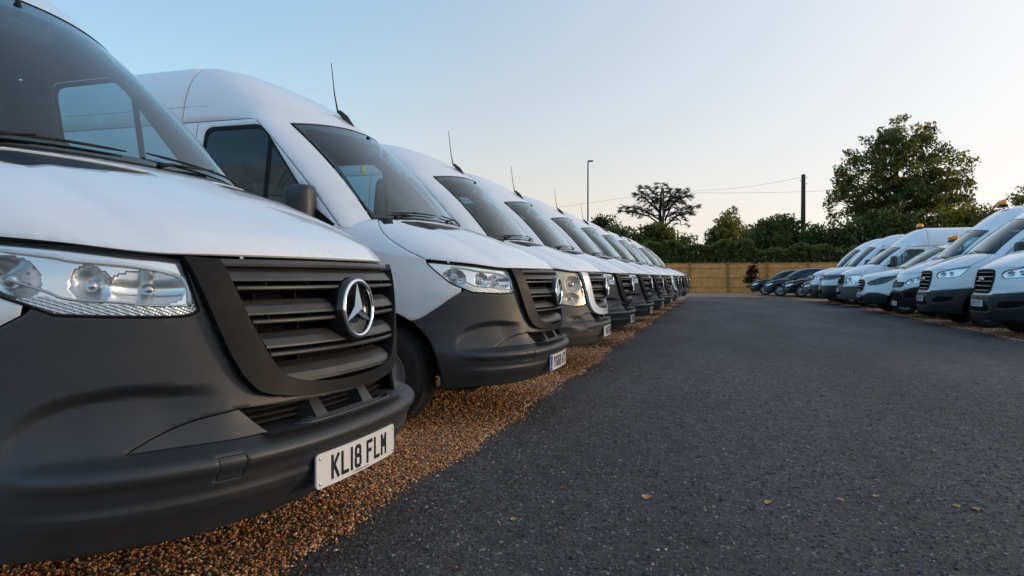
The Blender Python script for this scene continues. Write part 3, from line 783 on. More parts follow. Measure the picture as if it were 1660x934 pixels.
    # mirrors
    mx, mz, mw, mh, fold = sp['mirror']
    for sd in (1, -1):
        yb = float(V.W(mz)); mb = MB()
        pr = crom([(-0.5, -0.36), (-0.42, -0.5), (0.36, -0.5), (0.5, -0.36), (0.5, 0.34), (0.34, 0.5), (-0.34, 0.5), (-0.5, 0.36)], 3, True); n = len(pr)
        if fold: Cm = Vector((mx, sd * (yb + 0.055), mz)); au = Vector((-1, 0.10 * sd, 0)).normalized(); aw = Vector((0.10, sd, 0)).normalized()
        else: Cm = Vector((mx, sd * (yb + 0.07 + mw / 2), mz)); au = Vector((-0.25, sd, 0)).normalized(); aw = Vector((1, 0.25 * sd, 0)).normalized()
        vsx = []
        for dx, sc_ in ((-0.05, 0.96), (-0.03, 1.0), (0.03, 0.98), (0.06, 0.88), (0.085, 0.64), (0.09, 0.3)):
            for a, b in pr: vsx.append(Cm + au * (a * mw * sc_) + aw * dx + Vector((0, 0, b * mh * sc_)))
        fs_ = [(k * n + i, k * n + (i + 1) % n, (k + 1) * n + (i + 1) % n, (k + 1) * n + i) for k in range(5) for i in range(n)] + [tuple(range(5 * n, 6 * n))]
        mb.add(vsx, fs_, True)
        mo = mb.build('mirror', M['bumper'], root)
        gm = MB(); gm.add([v + aw * 0.004 for v in vsx[:n]], [tuple(range(n))]); gm.build('mirror_glass', M['chrome'], mo)
        MB().tube([(mx + 0.06, sd * (yb - 0.05), mz - mh * 0.42), (mx + 0.03, sd * (yb + 0.06), mz - mh * 0.40)], [0.045, 0.035], 8).build('mirror_arm', M['trim'], mo)
    # wipers
    for s0, s1 in (sp.get('wipers') or ((-0.75, -0.05), (0.05, 0.80))):
        w_ = MB(); uu = np.linspace(s0, s1, 10); P_ = offs(V.WS, 0.014)(uu, np.linspace(0.055, 0.030, 10) if s0 > 0 else np.linspace(0.035, 0.042, 10))
        w_.tube([tuple(p) for p in P_], [0.003] + [0.0055] * 8 + [0.003], 5)
        Pa = offs(V.WS, 0.022)(np.array([s0 + (s1 - s0) * 0.5, s0 + (s1 - s0) * 0.12, s0 + (s1 - s0) * 0.02]), np.array([0.04, 0.012, -0.01]))
        w_.tube([tuple(p) for p in Pa], [0.004, 0.0065, 0.012], 6)
        w_.build('wiper', M['trim'], root)
    if sp.get('front'): sp['front'](V, root, sp)
    if sp.get('antenna'):
        t, q, ln_ = sp['antenna']
        b = V.RF(np.array([t]), np.array([q]))[0]; a = MB()
        a.tube([(b[0] + 0.10, b[1], b[2] - 0.085), (b[0] + 0.03, b[1], b[2] + 0.0), (b[0] - 0.03, b[1], b[2] + 0.055), (b[0] - 0.05, b[1], b[2] + 0.06)], [0.012, 0.024, 0.018, 0.012], 8)
        fin = a.build('antenna', M['gloss'], root)
        MB().tube([(b[0] - 0.045, b[1], b[2] + 0.05), (b[0] - 0.075, b[1], b[2] + 0.20), (b[0] - 0.105, b[1], b[2] + ln_)], [0.007, 0.0045, 0.0028], 6).build('mast', M['trim'], fin)
    if sp.get('beacon'):
        bx_, by_, bw = sp['beacon']
        zz = None
        tt = np.linspace(0, 1, 60); Pq = V.RF(tt, np.full(60, 1 + max(0, rf['xe'] - bx_)))
        k = int(np.argmin(np.abs(Pq[:, 1] - abs(by_)))); zz = Pq[k, 2]
        base = MB(); base.box((bx_, by_, zz + 0.01), (0.16, bw, 0.05), None, 0.012)
        be = base.build('beacon', M['trim'], root)
        le = MB(); le.box((bx_, by_, zz + 0.095), (0.15, bw * 0.96, 0.13), None, 0.035); le.build('beacon_lens', M['amber'], be)
    return root, V
# ------------------------------------------------------------------ three-spoke star van (left row)
LIPZ = pchip([.285, .33, .36, .385, .40, .42, .455, .484, .497, .505, .545, .56], [0, .007, .016, .023, .023, .016, .018, .034, .036, .034, 0, 0])
ZT = pchip([0.30, 0.37, 0.5, 0.58, 0.64, 0.70, 0.76, .80], [0.700, 0.705, 0.716, 0.706, 0.683, 0.635, 0.56, .52])
def star_disp(V, a, z):
    a = np.abs(a); z = np.asarray(z, float)
    lip = LIPZ(z) * (1 - sstep(a, 0.64, 0.82))
    if V.sp.get('old'):
        fog = -0.03 * np.exp(-(((a - .50) / .09) ** 2 + ((z - .53) / .06) ** 2) ** 2)
        return lip * 0.7 + fog
    ztop = ZT(a)
    fade = sstep(a, 0.33, 0.47)
    scoop = -0.030 * sstep(ztop - z, 0.0, 0.040) * fade * sstep(z, 0.515, 0.535) * (1 - sstep(a, 0.60, 0.80))
    return lip + scoop
NEWL = dict(lamp_in=[(.588, 1.046), (.580, 1.0), (.570, .95), (.560, .908)], bot_y=[(.560, .908), (.60, .894), (.72, .897), (.82, .905)],
    bot_x=[(-.44, .926), (-.52, .966), (-.60, 1.035), (-.665, 1.098)], tip=(-.665, 1.098), join=(-.445, .914),
    bum=[(-.764, .72), (-.70, .735), (-.60, .80), (-.52, .862), (-.445, .914)],
    g_out=[(.582, 1.052), (.552, .95), (.523, .86), (.488, .765), (.448, .695), (.395, .655), (.25, .632), (0, .622)],
    g_in=[(.500, 1.045), (.468, .95), (.438, .875), (.400, .795), (.355, .725), (.300, .690), (.18, .668), (0, .660)])
OLDL = dict(lamp_in=[(.585, 1.046), (.56, .95), (.53, .83), (.505, .72)], bot_y=[(.505, .72), (.60, .702), (.70, .705), (.78, .72)],
    bot_x=[(-.41, .755), (-.47, .84), (-.54, .95), (-.60, 1.075)], tip=(-.60, 1.075), join=(-.41, .755),
    bum=[(-.764, .70), (-.68, .70), (-.58, .715), (-.49, .735), (-.41, .755)],
    g_out=[(.580, 1.052), (.545, .92), (.51, .79), (.48, .70), (.43, .635), (.34, .605), (.2, .593), (0, .59)],
    g_in=[(.490, 1.045), (.46, .93), (.43, .83), (.405, .755), (.36, .70), (.29, .675), (.18, .664), (0, .66)])
def star_lines(V):
    l = OLDL if V.sp.get('old') else NEWL
    top = lambda a: (a, float(V.z0(a)) - 0.014)
    lamp_in = V.Y(l['lamp_in'])
    lamp_bot = np.vstack([crom(V.Y(l['bot_y']), 5), crom(V.X(l['bot_x']), 5)])
    at = V.ax(*l['tip'])
    lamp_top = np.array([top(a) for a in np.linspace(at, lamp_in[0][0], 14)[1:-1]])
    lamp = loop_of(lamp_bot, lamp_top, lamp_in)
    bum_line = crom(V.X(l['bum']), 5)
    return lamp, lamp_bot, l['g_out'], l['g_in'], bum_line, l
def star_panels(V):
    lamp, lamp_bot, g_out, g_in, bum_line, LL = star_lines(V)
    ax_, ar, wr = -1.02, .45, .35
    go = crom(g_out, 5)
    out = []
    zb = 0.285
    arc1 = [(ax_ + ar * math.cos(t), wr + ar * math.sin(t)) for t in np.linspace(math.asin((zb - wr) / ar), math.acos((-.764 - ax_) / ar), 14)]
    k = np.where(lamp_bot[:, 0] >= V.ax(*LL['join']))[0][0]
    right = loop_of(lin([(0, zb), (V.ax(arc1[0][0], zb), zb)], 24)[:-1], V.X(arc1), bum_line[1:-1], lamp_bot[:k][::-1], V.Y(go)[:-1])
    full = loop_of(right, mir(right)[1:-1] if False else np.array([(-p[0], p[1]) for p in right[::-1]]))
    # remove duplicate joints
    keep = [0]
    for i in range(1, len(full)):
        if np.linalg.norm(full[i] - full[keep[-1]]) > 1e-4: keep.append(i)
    full = full[keep]
    if np.linalg.norm(full[0] - full[-1]) < 1e-4: full = full[:-1]
    inl = crom([(.475, .622), (.58, .606), (.68, .572), (.75, .5385)], 4)
    itop = lin([(.25, .612), (0, .608), (-.25, .612)], 4)
    ibot = lin([(-.405, .545), (-.2, .541), (0, .540), (.2, .541), (.405, .545)], 4)
    intake = V.Y([(-p[0], p[1]) for p in inl[::-1]] [:1] + list(ibot) + list(inl[::-1]) + list(itop) + [(-p[0], p[1]) for p in inl[:-1]])
    tri = V.Y(list(inl[::-1]) + list(lin([(.475, .622), (.44, .583), (.405, .545)], 3))[1:])
    tow = lin([tuple(p) for p in V.Y([(-.585, .445), (-.515, .445), (-.515, .512), (-.585, .512), (-.585, .445)])], 4)[:-1]
    out.append(('bumper', V.sp['bum'], [full, intake, tow], {'disp': True, 'res': V.sp.get('bres', .014), 'gap': .0015}))
    out.append(('tow_cover', V.sp['bum'], [tow], {'disp': True, 'res': .02, 'gap': .0012, 'tilt': .0}))
    out.append(('bumper_inlay', V.sp['bum'], [tri], {'disp': True, 'res': .014, 'gap': .0018, 'tilt': .1}))
    out.append(('bumper_inlay', V.sp['bum'], [mir(tri)], {'disp': True, 'res': .014, 'gap': .0018, 'tilt': .1}))
    # painted wing below the bonnet line
    door_x = V.sp['door']['x0'] - 0.003
    arc2 = [(ax_ + ar * math.cos(t), wr + ar * math.sin(t)) for t in np.linspace(math.acos((-.764 - ax_) / ar), math.acos((door_x - ax_) / ar), 12)]
    at = V.ax(*LL['tip']); a1 = V.A1
    tipa = at; t_shut = V.sp['hood']['shut'][-1][0] * a1
    c0 = [(a, float(V.z0(a))) for a in np.linspace(a1, t_shut, 26)]
    lamp_top = [(a, float(V.z0(a)) - 0.012) for a in np.linspace(t_shut, at, 8)]
    kk = lamp_bot[k:]
    wing = loop_of(V.X(arc2), V.X(lin([(door_x, arc2[-1][1]), (door_x, 1.05), (door_x, float(V.z0(a1)))], 8))[1:], c0[1:], lamp_top, kk[::-1][1:], bum_line[::-1][1:-1])
    out.append(('fender', V.sp['paint'], [wing], {'nogap': lambda u, v: np.abs(v - V.z0(np.abs(u))) < 1e-4}))
    out.append(('fender', V.sp['paint'], [mir(wing)], {'nogap': lambda u, v: np.abs(v - V.z0(np.abs(u))) < 1e-4}))
    # grille surround
    gi = crom(g_in, 5)
    ring = loop_of(V.Y(go), V.Y([(-p[0], p[1]) for p in go[::-1]])[1:], V.Y([(-p[0], p[1]) for p in gi]), V.Y(gi[::-1])[1:])
    return out
def sweep(V, name, mat, parent, z, sec, ymax, y0=None, n=26, close_ends=True, d0=0.0):
    """cross-section sec [(d, dz)] swept sideways along the shell at height z"""
    ys = np.linspace(-ymax if y0 is None else y0, ymax, n); vs_ = []; fs_ = []
    m = len(sec)
    for y in ys:
        for dd, dz in sec:
            zz = z + dz
            p = V.S0(np.array([V.ay(y, z)]), np.array([z]))[0]
            xs = float(V.Xc(zz)) - float(V.Xc(z))
            vs_.append((p[0] + xs + dd + d0, y, zz))
    for i in range(n - 1):
        for k in range(m):
            fs_.append((i * m + k, (i + 1) * m + k, (i + 1) * m + (k + 1) % m, i * m + (k + 1) % m))
    if close_ends: fs_ += [tuple(range(m)), tuple(range((n - 1) * m, n * m))[::-1]]
    mb = MB(); mb.add(vs_, fs_); return mb.build(name, mat, parent)
def basis_at(V, y, z, tilt=None):
    n = snorm(V.S0, np.array([V.ay(y, z)]), np.array([z]))[0]; p = V.S0(np.array([V.ay(y, z)]), np.array([z]))[0]
    f = Vector(n); r = Vector((0, 0, 1)).cross(f).normalized(); u = f.cross(r)
    return Vector(p), Matrix(((r.x, f.x, u.x, 0), (r.y, f.y, u.y, 0), (r.z, f.z, u.z, 0), (0, 0, 0, 1)))   # local x=right(+y veh), y=forward, z=up
def star_emblem(V, parent, y, z, rad, proud):
    p, B = basis_at(V, y, z); mt = Matrix.Translation(p) @ B @ Matrix.Translation((0, proud, 0))
    dish = MB().lathe([(rad * 1.12, -0.06), (rad * 1.12, -0.015), (rad * 1.07, 0.004), (rad * 1.0, 0.004), (rad * 0.9, -0.008), (rad * 0.5, -0.014), (0.001, -0.016)], 40, mt)
    em = dish.build('emblem', M['gloss'], parent)
    ring = MB(); n, k = 48, 10; vs_ = []; fs_ = []
    for i in range(n):
        t = 2 * math.pi * i / n
        for j in range(k):
            s = 2 * math.pi * j / k; rr = rad * 0.965 + rad * 0.085 * math.cos(s)
            vs_.append(mt @ Vector((rr * math.cos(t), 0.004 + rad * 0.075 * math.sin(s), rr * math.sin(t))))
    for i in range(n):
        for j in range(k): fs_.append((i * k + j, ((i + 1) % n) * k + j, ((i + 1) % n) * k + (j + 1) % k, i * k + (j + 1) % k))
    ring.add(vs_, fs_, True); ring.build('ring', M['chrome'], em)
    st = MB()
    for j in range(3):
        t = math.pi / 2 + j * 2 * math.pi / 3
        tip = mt @ Vector((rad * 0.93 * math.cos(t), 0.002, rad * 0.93 * math.sin(t)))
        apex = mt @ Vector((0, 0.020, 0))
        sl = [mt @ Vector((rad * 0.17 * math.cos(t + q), -0.002, rad * 0.17 * math.sin(t + q))) for q in (-math.pi / 3, math.pi / 3)]
        st.add([apex, sl[0], tip, sl[1]], [(0, 1, 2), (0, 2, 3)])
    st.build('star', M['satin'], em)
def headlight(V, root, lamp, sd, bowls, strip=None, brow=None, house='reflector', depth=0.03):
    """lamp unit: moulded reflector with one well per bowl, bulbs, clear lens, seal"""
    lp = lamp if sd > 0 else mir(lamp)
    def back(u, v):
        u = np.asarray(u, float); v = np.asarray(v, float)
        P = V.S0(u, v); d = np.full(len(P), 0.012)
        ya = np.abs(P[:, 1]) + 0.55 * np.maximum(0, -P[:, 0] - 0.33)
        for k, (y, z, rx, rz, bk) in enumerate(bowls):
            y_ = y + 0.55 * max(0, -float(V.S0(np.array([V.ay(y, z)]), np.array([z]))[0][0]) - 0.33)
            r2 = ((ya - y_) / rx) ** 2 + ((P[:, 2] - z) / rz) ** 2
            w = np.maximum(0, 1 - r2)
            well = 0.046 * w ** 0.85 * (1 if k != 1 else .8)
            if k == 2: well += 0.0016 * (w > 0) * np.sin(np.floor((P[:, 2] - z) / rz * 5) * 2.1 + np.floor((ya - y_) / rx * 4) * 1.7)
            d = np.maximum(d, 0.010 + well)
        return P - d[:, None] * snorm(V.S0, u, v)
    P_, N_, F_ = patch_data(back, [lp], res=0.018 if V.sp['res'] > .025 else .0075, thick=-0.012)
    h = mesh_obj('headlight', P_, F_, M['reflector' if house == 'housing' else house], root, True, N_)
    patch('lens', offs(V.S0, 0.002), [lp], M['lens'], h, res=0.03, thick=0.006)
    Q = offs(V.S0, -0.001)(lp[:, 0], lp[:, 1]); MB().tube([tuple(q) for q in Q] + [tuple(Q[0])], 0.0045, 5).build('seal', M['trim'], h)
    for (y, z, rx, rz, bk) in bowls:
        p, B = basis_at(V, y * sd, z); fw = Vector((1, 0.30 * sd, 0)).normalized(); r = Vector((0, 0, 1)).cross(fw).normalized()
        mt = Matrix.Translation(p - Vector(snorm(V.S0, np.array([V.ay(y * sd, z)]), np.array([z]))[0]) * .045) @ Matrix(((r.x, fw.x, 0, 0), (r.y, fw.y, 0, 0), (0, 0, 1, 0), (0, 0, 0, 1)))
        q = min(rx, rz) * .30
        MB().lathe([(q, -.02), (q, .012), (q * .8, .020), (q * .4, .024), (.0005, .025)], 14, mt).build('bulb', M['satin'], h)
    if strip is not None:
        s_ = strip if sd > 0 else mir(strip)
        patch('indicator', offs(V.S0, -0.006), [s_], M['ribbed'], h, res=0.02, thick=0.01)
    if brow is not None:
        Q = offs(V.S0, -0.006)(brow[:, 0] * sd, brow[:, 1])
        MB().tube([tuple(q) for q in Q], [0.003] + [0.006] * (len(Q) - 2) + [0.003], 6).build('lamp_trim', M['white'], h)
    return h
def star_front(V, root, sp):
    lamp, lamp_bot, g_out, g_in, bum_line, LL = star_lines(V)
    go, gi = crom(g_out, 6), crom(g_in, 6)
    gr = V
    ring = loop_of(V.Y(go), V.Y([(-p[0], p[1]) for p in go[::-1]])[1:], V.Y([(-p[0], p[1]) for p in gi]), V.Y(gi[::-1])[1:-1])
    P_, N_, F_ = patch_data(offs(V.S0, 0.030), [ring], res=0.016, thick=0.12)
    gr = mesh_obj('grille', P_, F_, sp['ringmat'], root, True, N_)
    bl = loop_of(V.Y(gi), V.Y([(-p[0], p[1]) for p in gi[::-1]])[1:])
    bl = loop_of(V.Y(go), V.Y([(-p[0], p[1]) for p in go[::-1]])[1:], [(V.ay(-.5, 1.06), 1.06), (V.ay(.5, 1.06), 1.06)])
    patch('backing', offs(V.S0, -0.085), [bl], M['void'], gr, res=0.05, thick=0)
    for z in (0.972, 0.872, 0.772):
        yi = float(np.interp(z, [p[1] for p in g_in[::-1]], [p[0] for p in g_in[::-1]])) - 0.002
        yu = yi + 0.012
        sweep(V, 'slat', M['slat'], gr, z, [(-.075, .062), (-.040, .060), (-.014, .044), (.002, .024), (.0035, .018), (-.012, .0155), (-.05, .0155), (-.075, .05)], yu, d0=.018)
        sweep(V, 'slat_lip', M['slat'], gr, z, [(-.05, .004), (.002, .0035), (.006, .0), (.006, -.005), (.000, -.0095), (-.05, -.0095)], yi, d0=.018)
        for y in (-.36, -.2, .2, .36):
            if abs(y) < yi - .02:
                p = V.S0(np.array([V.ay(y, z)]), np.array([z]))[0]
                MB().box((p[0] - 0.03, y, z + 0.0098), (0.05, 0.006, 0.0106)).build('slat_rib', M['trim'], gr)
                MB().box((p[0] - 0.065, y, z - 0.026), (0.03, 0.005, 0.032)).build('slat_rib', M['trim'], gr)
    sweep(V, 'slat', M['slat'], gr, 0.675, [(-.08, .062), (-.035, .050), (-.008, .030), (.0, .012), (.0, .0), (-.08, -.006)], 0.325, d0=.022)
    sweep(V, 'slat', M['slat'], gr, 1.035, [(-.09, .022), (.0, .018), (.004, .006), (.000, -.002), (-.03, -.004), (-.09, -.004)], 0.495, d0=.012)
    star_emblem(V, gr, 0, 0.892, 0.098, 0.040)
    # lower intake: floor, slats, posts, step ribs
    it = MB(); it.add([V.S0(np.array([V.ay(y, .546)]), np.array([.546]))[0] + np.array([dx, 0, 0]) for y in np.linspace(-.43, .43, 14) for dx in (0.045, -0.14)],
                      [(2*i, 2*i + 2, 2*i + 3, 2*i + 1) for i in range(13)]); ink = it.build('lower_intake', sp['bum'], root)
    patch('backing', offs(V.S0, -0.13), [lin([tuple(p) for p in V.Y([(-.49, .52), (.49, .52), (.49, .64), (-.49, .64), (-.49, .52)])], 4)[:-1]], M['void'], ink, res=0.06, thick=0)
    rt = MB(); rt.add([V.S0(np.array([V.ay(y, .616)]), np.array([.616]))[0] + np.array([dx, 0, 0]) for y in np.linspace(-.47, .47, 14) for dx in (0.0, -0.14)],
                      [(2*i, 2*i + 1, 2*i + 3, 2*i + 2) for i in range(13)]); rt.build('intake_roof', sp['bum'], ink)
    for z in (.560, .578, .596, .611):
        for y0, y1 in ((-.46, -.18), (.18, .46), (-.12, .12)):
            sweep(V, 'intake_slat', M['slat'], ink, z, [(-.11, .004), (-.075, .003), (-.070, 0), (-.075, -.004), (-.11, -.004)], y1, y0, 8)
    for y in (-.15, .15):
        p = V.S0(np.array([V.ay(y, .58)]), np.array([.58]))[0]
        po = MB(); po.add([(p[0] - .005, y - .035, .541), (p[0] - .005, y + .035, .541), (p[0] - .055, y + .025, .618), (p[0] - .055, y - .025, .618), (p[0] - .13, y - .045, .541), (p[0] - .13, y + .045, .541), (p[0] - .13, y + .03, .618), (p[0] - .13, y - .03, .618)],
                          [(0, 1, 2, 3), (1, 5, 6, 2), (4, 0, 3, 7)]); po.build('intake_post', sp['bum'], ink)
    for k, (yo, dx) in enumerate(((.30, .018), (.255, -.004), (.21, -.026))):
        pts = []
        for y in np.linspace(-yo, yo, 15):
            p = V.S0(np.array([V.ay(y, .546)]), np.array([.546]))[0]; e = abs(y) / yo
            pts.append((p[0] + dx - 0.03 * max(0, e - .85) / .15, y, .5475))
        MB().tube(pts, 0.0055, 5).build('step_rib', sp['bum'], ink)
    # lamps
    if sp.get('old'):
        for sd in (1, -1):
            headlight(V, root, lamp, sd, [(.665, .93, .085, .095, .02), (.69, .78, .08, .06, .02)], None, None, 'lampcream')
        return
    b0 = V.Y(LL['bot_y'])
    st = loop_of(crom(b0, 5), crom(V.X([(-.44, .926), (-.475, .943)]), 3)[1:], crom(np.vstack([V.X([(-.42, .950)]), V.Y([(.80, .933), (.70, .924), (.566, .922)])]), 5))
    st = st.copy(); st[:, 1] += 0.004
    brow = crom(np.vstack([V.Y([(.578, .925), (.578, .965), (.597, 1.005), (.68, 1.032), (.78, 1.045)]), V.X([(-.42, 1.055), (-.52, 1.07)])]), 5)
    brow2 = crom(np.vstack([V.Y([(.576, .922), (.66, .925), (.72, .935), (.80, .945)]), V.X([(-.42, .965), (-.50, 1.0)])]), 5)
    for sd in (1, -1):
        h = headlight(V, root, lamp, sd, [(.660, .972, .082, .052, .016), (.765, .982, .052, .056, .020), (.880, .995, .085, .064, .020)], st, brow)
        Q = offs(V.S0, -0.008)(brow2[:, 0] * sd, brow2[:, 1]); MB().tube([tuple(q) for q in Q], 0.004, 6).build('lamp_trim', M['satin'], h)
STAR = dict(
    res=.022, bres=.013, paint=M['white'], bum=M['bumper'], ringmat=M['trim'],
    dome=.016, XC=[(.22, -.15), (.285, -.100), (.33, -.075), (.38, -.050), (.42, -.030), (.46, -.014), (.50, -.008), (.545, -.030), (.60, -.042), (.72, -.045), (.90, -.05), (1.0, -.062), (1.066, -.080), (1.3, -.12), (2.2, -.12)],
    W=[(.22, .92), (.285, .945), (.40, .972), (.55, .988), (.75, 1.0), (1.0, 1.005), (1.2, 1.0), (1.34, .986), (1.6, .945), (1.9, .895), (2.12, .852), (2.4, .80)],
    D=[(.22, .62), (.5, .70), (.6, .80), (.72, .86), (1.1, .86), (2.4, .86)], NN=[(.22, 2.8), (.5, 2.45), (.56, 2.4), (.64, 2.25), (.9, 2.12), (2.4, 2.1)],
    disp=star_disp,
    hood=dict(z0=[(0, 1.066), (.4, 1.066), (.6, 1.092), (.8, 1.118), (1.0, 1.165), (1.35, 1.285)], A1=1.285, tw=.80,
              C1=[(0, -.93, 0, 1.435), (.2, -.938, .26, 1.432), (.4, -.965, .50, 1.424), (.6, -1.02, .68, 1.412), (.80, -1.11, .81, 1.400), (1.0, -1.27, .986, 1.34)],
              T0=[(0, -.72, 0, .47), (.35, -.48, -.05, .48), (.6, -.14, -.06, .40), (.8, -.08, -.05, .24), (1, -.01, -.01, .07)],
              T1=[(0, -.85, 0, .38), (.35, -.80, -.12, .36), (.6, -.55, -.25, .24), (.8, -.22, -.22, .10), (1, -.01, -.04, .06)],
              shut=[(.77, .955), (.785, .75), (.75, .42), (.68, .15), (.615, 0.0)],
              vents=[[(.11, .775), (.25, .715), (.40, .70), (.52, .755), (.60, .87), (.54, .93), (.40, .91), (.25, .855)]]),
    ws=dict(c=(-1.63, 2.165), e=(-1.83, .715, 2.115), bow=.022, frit=(.05, .11, .05)),
    door=dict(x0=-1.27, z0=1.34, x1=-2.02, z1=2.13, xr=-2.50, handle=1.12,
              window=[(-1.39, 1.365), (-1.64, 1.68), (-1.95, 2.085), (-2.43, 2.085), (-2.43, 1.365)],
              div=-1.87, divz=(1.385, 1.97), black=[(-1.305, 1.355), (-1.40, 1.30), (-1.52, 1.31), (-1.56, 1.385), (-1.49, 1.49)]),
    roof=dict(tr=.74, xe=-2.72, zt=2.635, n=6.5, rise=.86, rp=7.0),
    seam=-2.57, qseam=.88, xr=-5.9, axle=-1.02, arch=.45, wr=.35, ww=.235, rimr=.21, raxle=-4.68, track=.86, sill=.42, floor=.72, bulk=-2.62, seatx=-2.18,
    mirror=(-1.55, 1.47, .20, .30, True), panels=star_panels, front=star_front, antenna=(0.0, .16, .46),
)

OLD = dict(STAR); OLD.update(old=True, roof=dict(STAR['roof'], zt=2.56), ringmat=M['white'], bum=M['bumper2'], res=.03, bres=.022)
# ------------------------------------------------------------------ other makes (right row)
def pts_of(V, lst):
    return np.array([(V.ay(a, z) if k == 'y' else V.ax(a, z), z) for k, a, z in lst])
def generic_panels(V):
    c = V.sp['cfg']; ax_, ar, wr = V.sp['axle'], V.sp['arch'], V.sp['wr']
    bl = crom(pts_of(V, c['bline']), 5)                       # bumper top line, centre -> arch
    xe, ze = c['bline'][-1][1:]
    zb = c.get('zb', .27)
    th = math.acos(max(-1, min(1, (xe - ax_) / ar)))
    arc1 = [(ax_ + ar * math.cos(t), wr + ar * math.sin(t)) for t in np.linspace(math.asin((zb - wr) / ar), th, 12)]
    zarc = wr + ar * math.sin(th)
    half = loop_of(lin([(0, zb), (V.ax(arc1[0][0], zb), zb)], 20)[:-1], V.X(arc1), bl[::-1][1:])
    full = loop_of(half, [(-p[0], p[1]) for p in half[::-1]][1:-1])
    holes_b = [crom(pts_of(V, h), 5, True) for h in c.get('bholes', [])]
    allb = []
    for h in holes_b: allb += [h, mir(h)] if h[:, 0].min() > 0 else [h]
    out = [('bumper', V.sp['bum'], [full] + allb, {'disp': bool(V.disp), 'res': .035})]
    for h in allb: out.append(('bumper_recess', M['void'], [h], {'res': .05, 'gap': 0, 'thick': 0}))
    door_x = V.sp['door']['x0'] - 0.003; a1 = V.A1
    arc2 = [(ax_ + ar * math.cos(t), wr + ar * math.sin(t)) for t in np.linspace(th, math.acos(max(-1, min(1, (door_x - ax_) / ar))), 12)]
    zt = float(V.z0(a1))
    hp = loop_of(bl, V.X(arc2)[1:], V.X(lin([(door_x, arc2[-1][1]), (door_x, (arc2[-1][1] + zt) / 2), (door_x, zt)], 6))[1:], [(a, float(V.z0(a))) for a in np.linspace(a1, 0, 40)][1:])
    full = loop_of(hp, [(-p[0], p[1]) for p in hp[::-1]][1:-1])
    lamp = crom(pts_of(V, c['lamp']), 4, True) if c.get('lsmooth') else lin([tuple(p) for p in pts_of(V, list(c['lamp']) + [c['lamp'][0]])], 4)[:-1]
    gr = np.array([(V.ay(y, z), z) for y, z in crom(list(c['grille']) + [(-p[0], p[1]) for p in c['grille'][::-1]], 4, True)])
    out.append(('front_panel', V.sp['paint'], [full, lamp, mir(lamp), gr], {'res': .04, 'nogap': lambda u, v: (np.abs(v - V.z0(np.abs(u))) < 1e-4) & (np.abs(u) > V.sp['hood']['shut'][-1][0] * V.A1)}))
    V.lamp, V.gr = lamp, gr
    return out
def generic_front(V, root, sp):
    c = sp['cfg']
    P_, N_, F_ = patch_data(offs(V.S0, -0.05), [V.gr], res=0.05, thick=-0.055)
    g = mesh_obj('grille', P_, F_, M['void'], root, True, N_)
    ys = [p[0] for p in c['grille']]; zs = [p[1] for p in c['grille']]
    z0, z1 = min(zs), max(zs)
    Q = offs(V.S0, 0.004)(V.gr[:, 0], V.gr[:, 1]); MB().tube([tuple(q) for q in Q] + [tuple(Q[0])], c.get('gfr', .012), 6).build('grille_frame', M[c.get('gfm', 'trim')], g)
    nb = c['bars']
    for i in range(nb):
        z = z0 + (z1 - z0) * (i + .5) / nb
        o = np.argsort(zs); ym = float(np.interp(z, np.array(zs)[o], np.array(ys)[o])) - .015
        sweep(V, 'grille_bar', M[c.get('barm', 'satin')], g, z, [(-.035, .012), (0, .010), (.006, .004), (.006, -.004), (0, -.010), (-.035, -.012)], ym, None, 12)
    if c.get('badge'):
        kind, bz, br = c['badge']; p, B = basis_at(V, 0, bz); mt = Matrix.Translation(p) @ B @ Matrix.Translation((0, .016, 0)) @ Matrix.Diagonal((br, 1, br * (.42 if kind == 'oval' else 1), 1))
        e = MB().lathe([(1.08, -.02), (1.06, .004), (.95, .008), (.9, .004)], 28, mt).build('badge', M['chrome'], g)
        MB().lathe([(.92, .004), (.8, .009), (.001, .011)], 28, mt).build('badge_face', M['blueoval' if kind == 'oval' else 'gloss'], e)
    for sd in (1, -1):
        headlight(V, root, V.lamp, sd, c['bowls'], None, None, c.get('house', 'lampgrey'))
    for (y, z) in c.get('fogs', []):
        for sd in (1, -1):
            p, B = basis_at(V, y * sd, z); MB().lathe([(.055, -.01), (.05, .012), (.044, .012), (.04, .004), (.001, .006)], 18, Matrix.Translation(p) @ B).build('fog_lamp', M['reflector'], root)
    for nm, mat, lst in c.get('extra', []):
        l = lin([tuple(p) for p in pts_of(V, list(lst) + [lst[0]])], 4)[:-1]
        for sd in (1, -1): patch(nm, offs(V.S0, .006), [l if sd > 0 else mir(l)], M[mat], root, res=.05, thick=.02)
def shift_hood(z0, xw, zw, c, corner, x0, zd, w):
    """bonnet dict from a few dimensions"""
    yc = corner[1]
    return dict(z0=[(0, z0), (.4, z0 + .002), (.6, z0 + .02), (.8, z0 + .05), (1.0, z0 + .10), (1.35, max(z0 + .13, zd - .07))], tw=.80,
        C1=[(0, xw, 0, zw), (.2, xw - .008, yc * .32, zw), (.4, xw - .03, yc * .62, zw - .004), (.6, xw - .085, yc * .84, zw - .012), (.80, corner[0], yc, corner[2]), (1.0, x0, w, zd)],
        T0=[(0, -.6 * c, 0, .45 * c), (.35, -.42 * c, -.05, .46 * c), (.6, -.14 * c, -.06, .40 * c), (.8, -.08, -.05, .22), (1, -.01, -.01, .07)],
        T1=[(0, -.8 * c, 0, .22 * c), (.35, -.75 * c, -.12, .20 * c), (.6, -.5 * c, -.25, .12 * c), (.8, -.2, -.2, .06), (1, -.01, -.04, .05)],
        shut=[(.77, .955), (.785, .75), (.74, .42), (.66, .15), (.60, 0.0)])
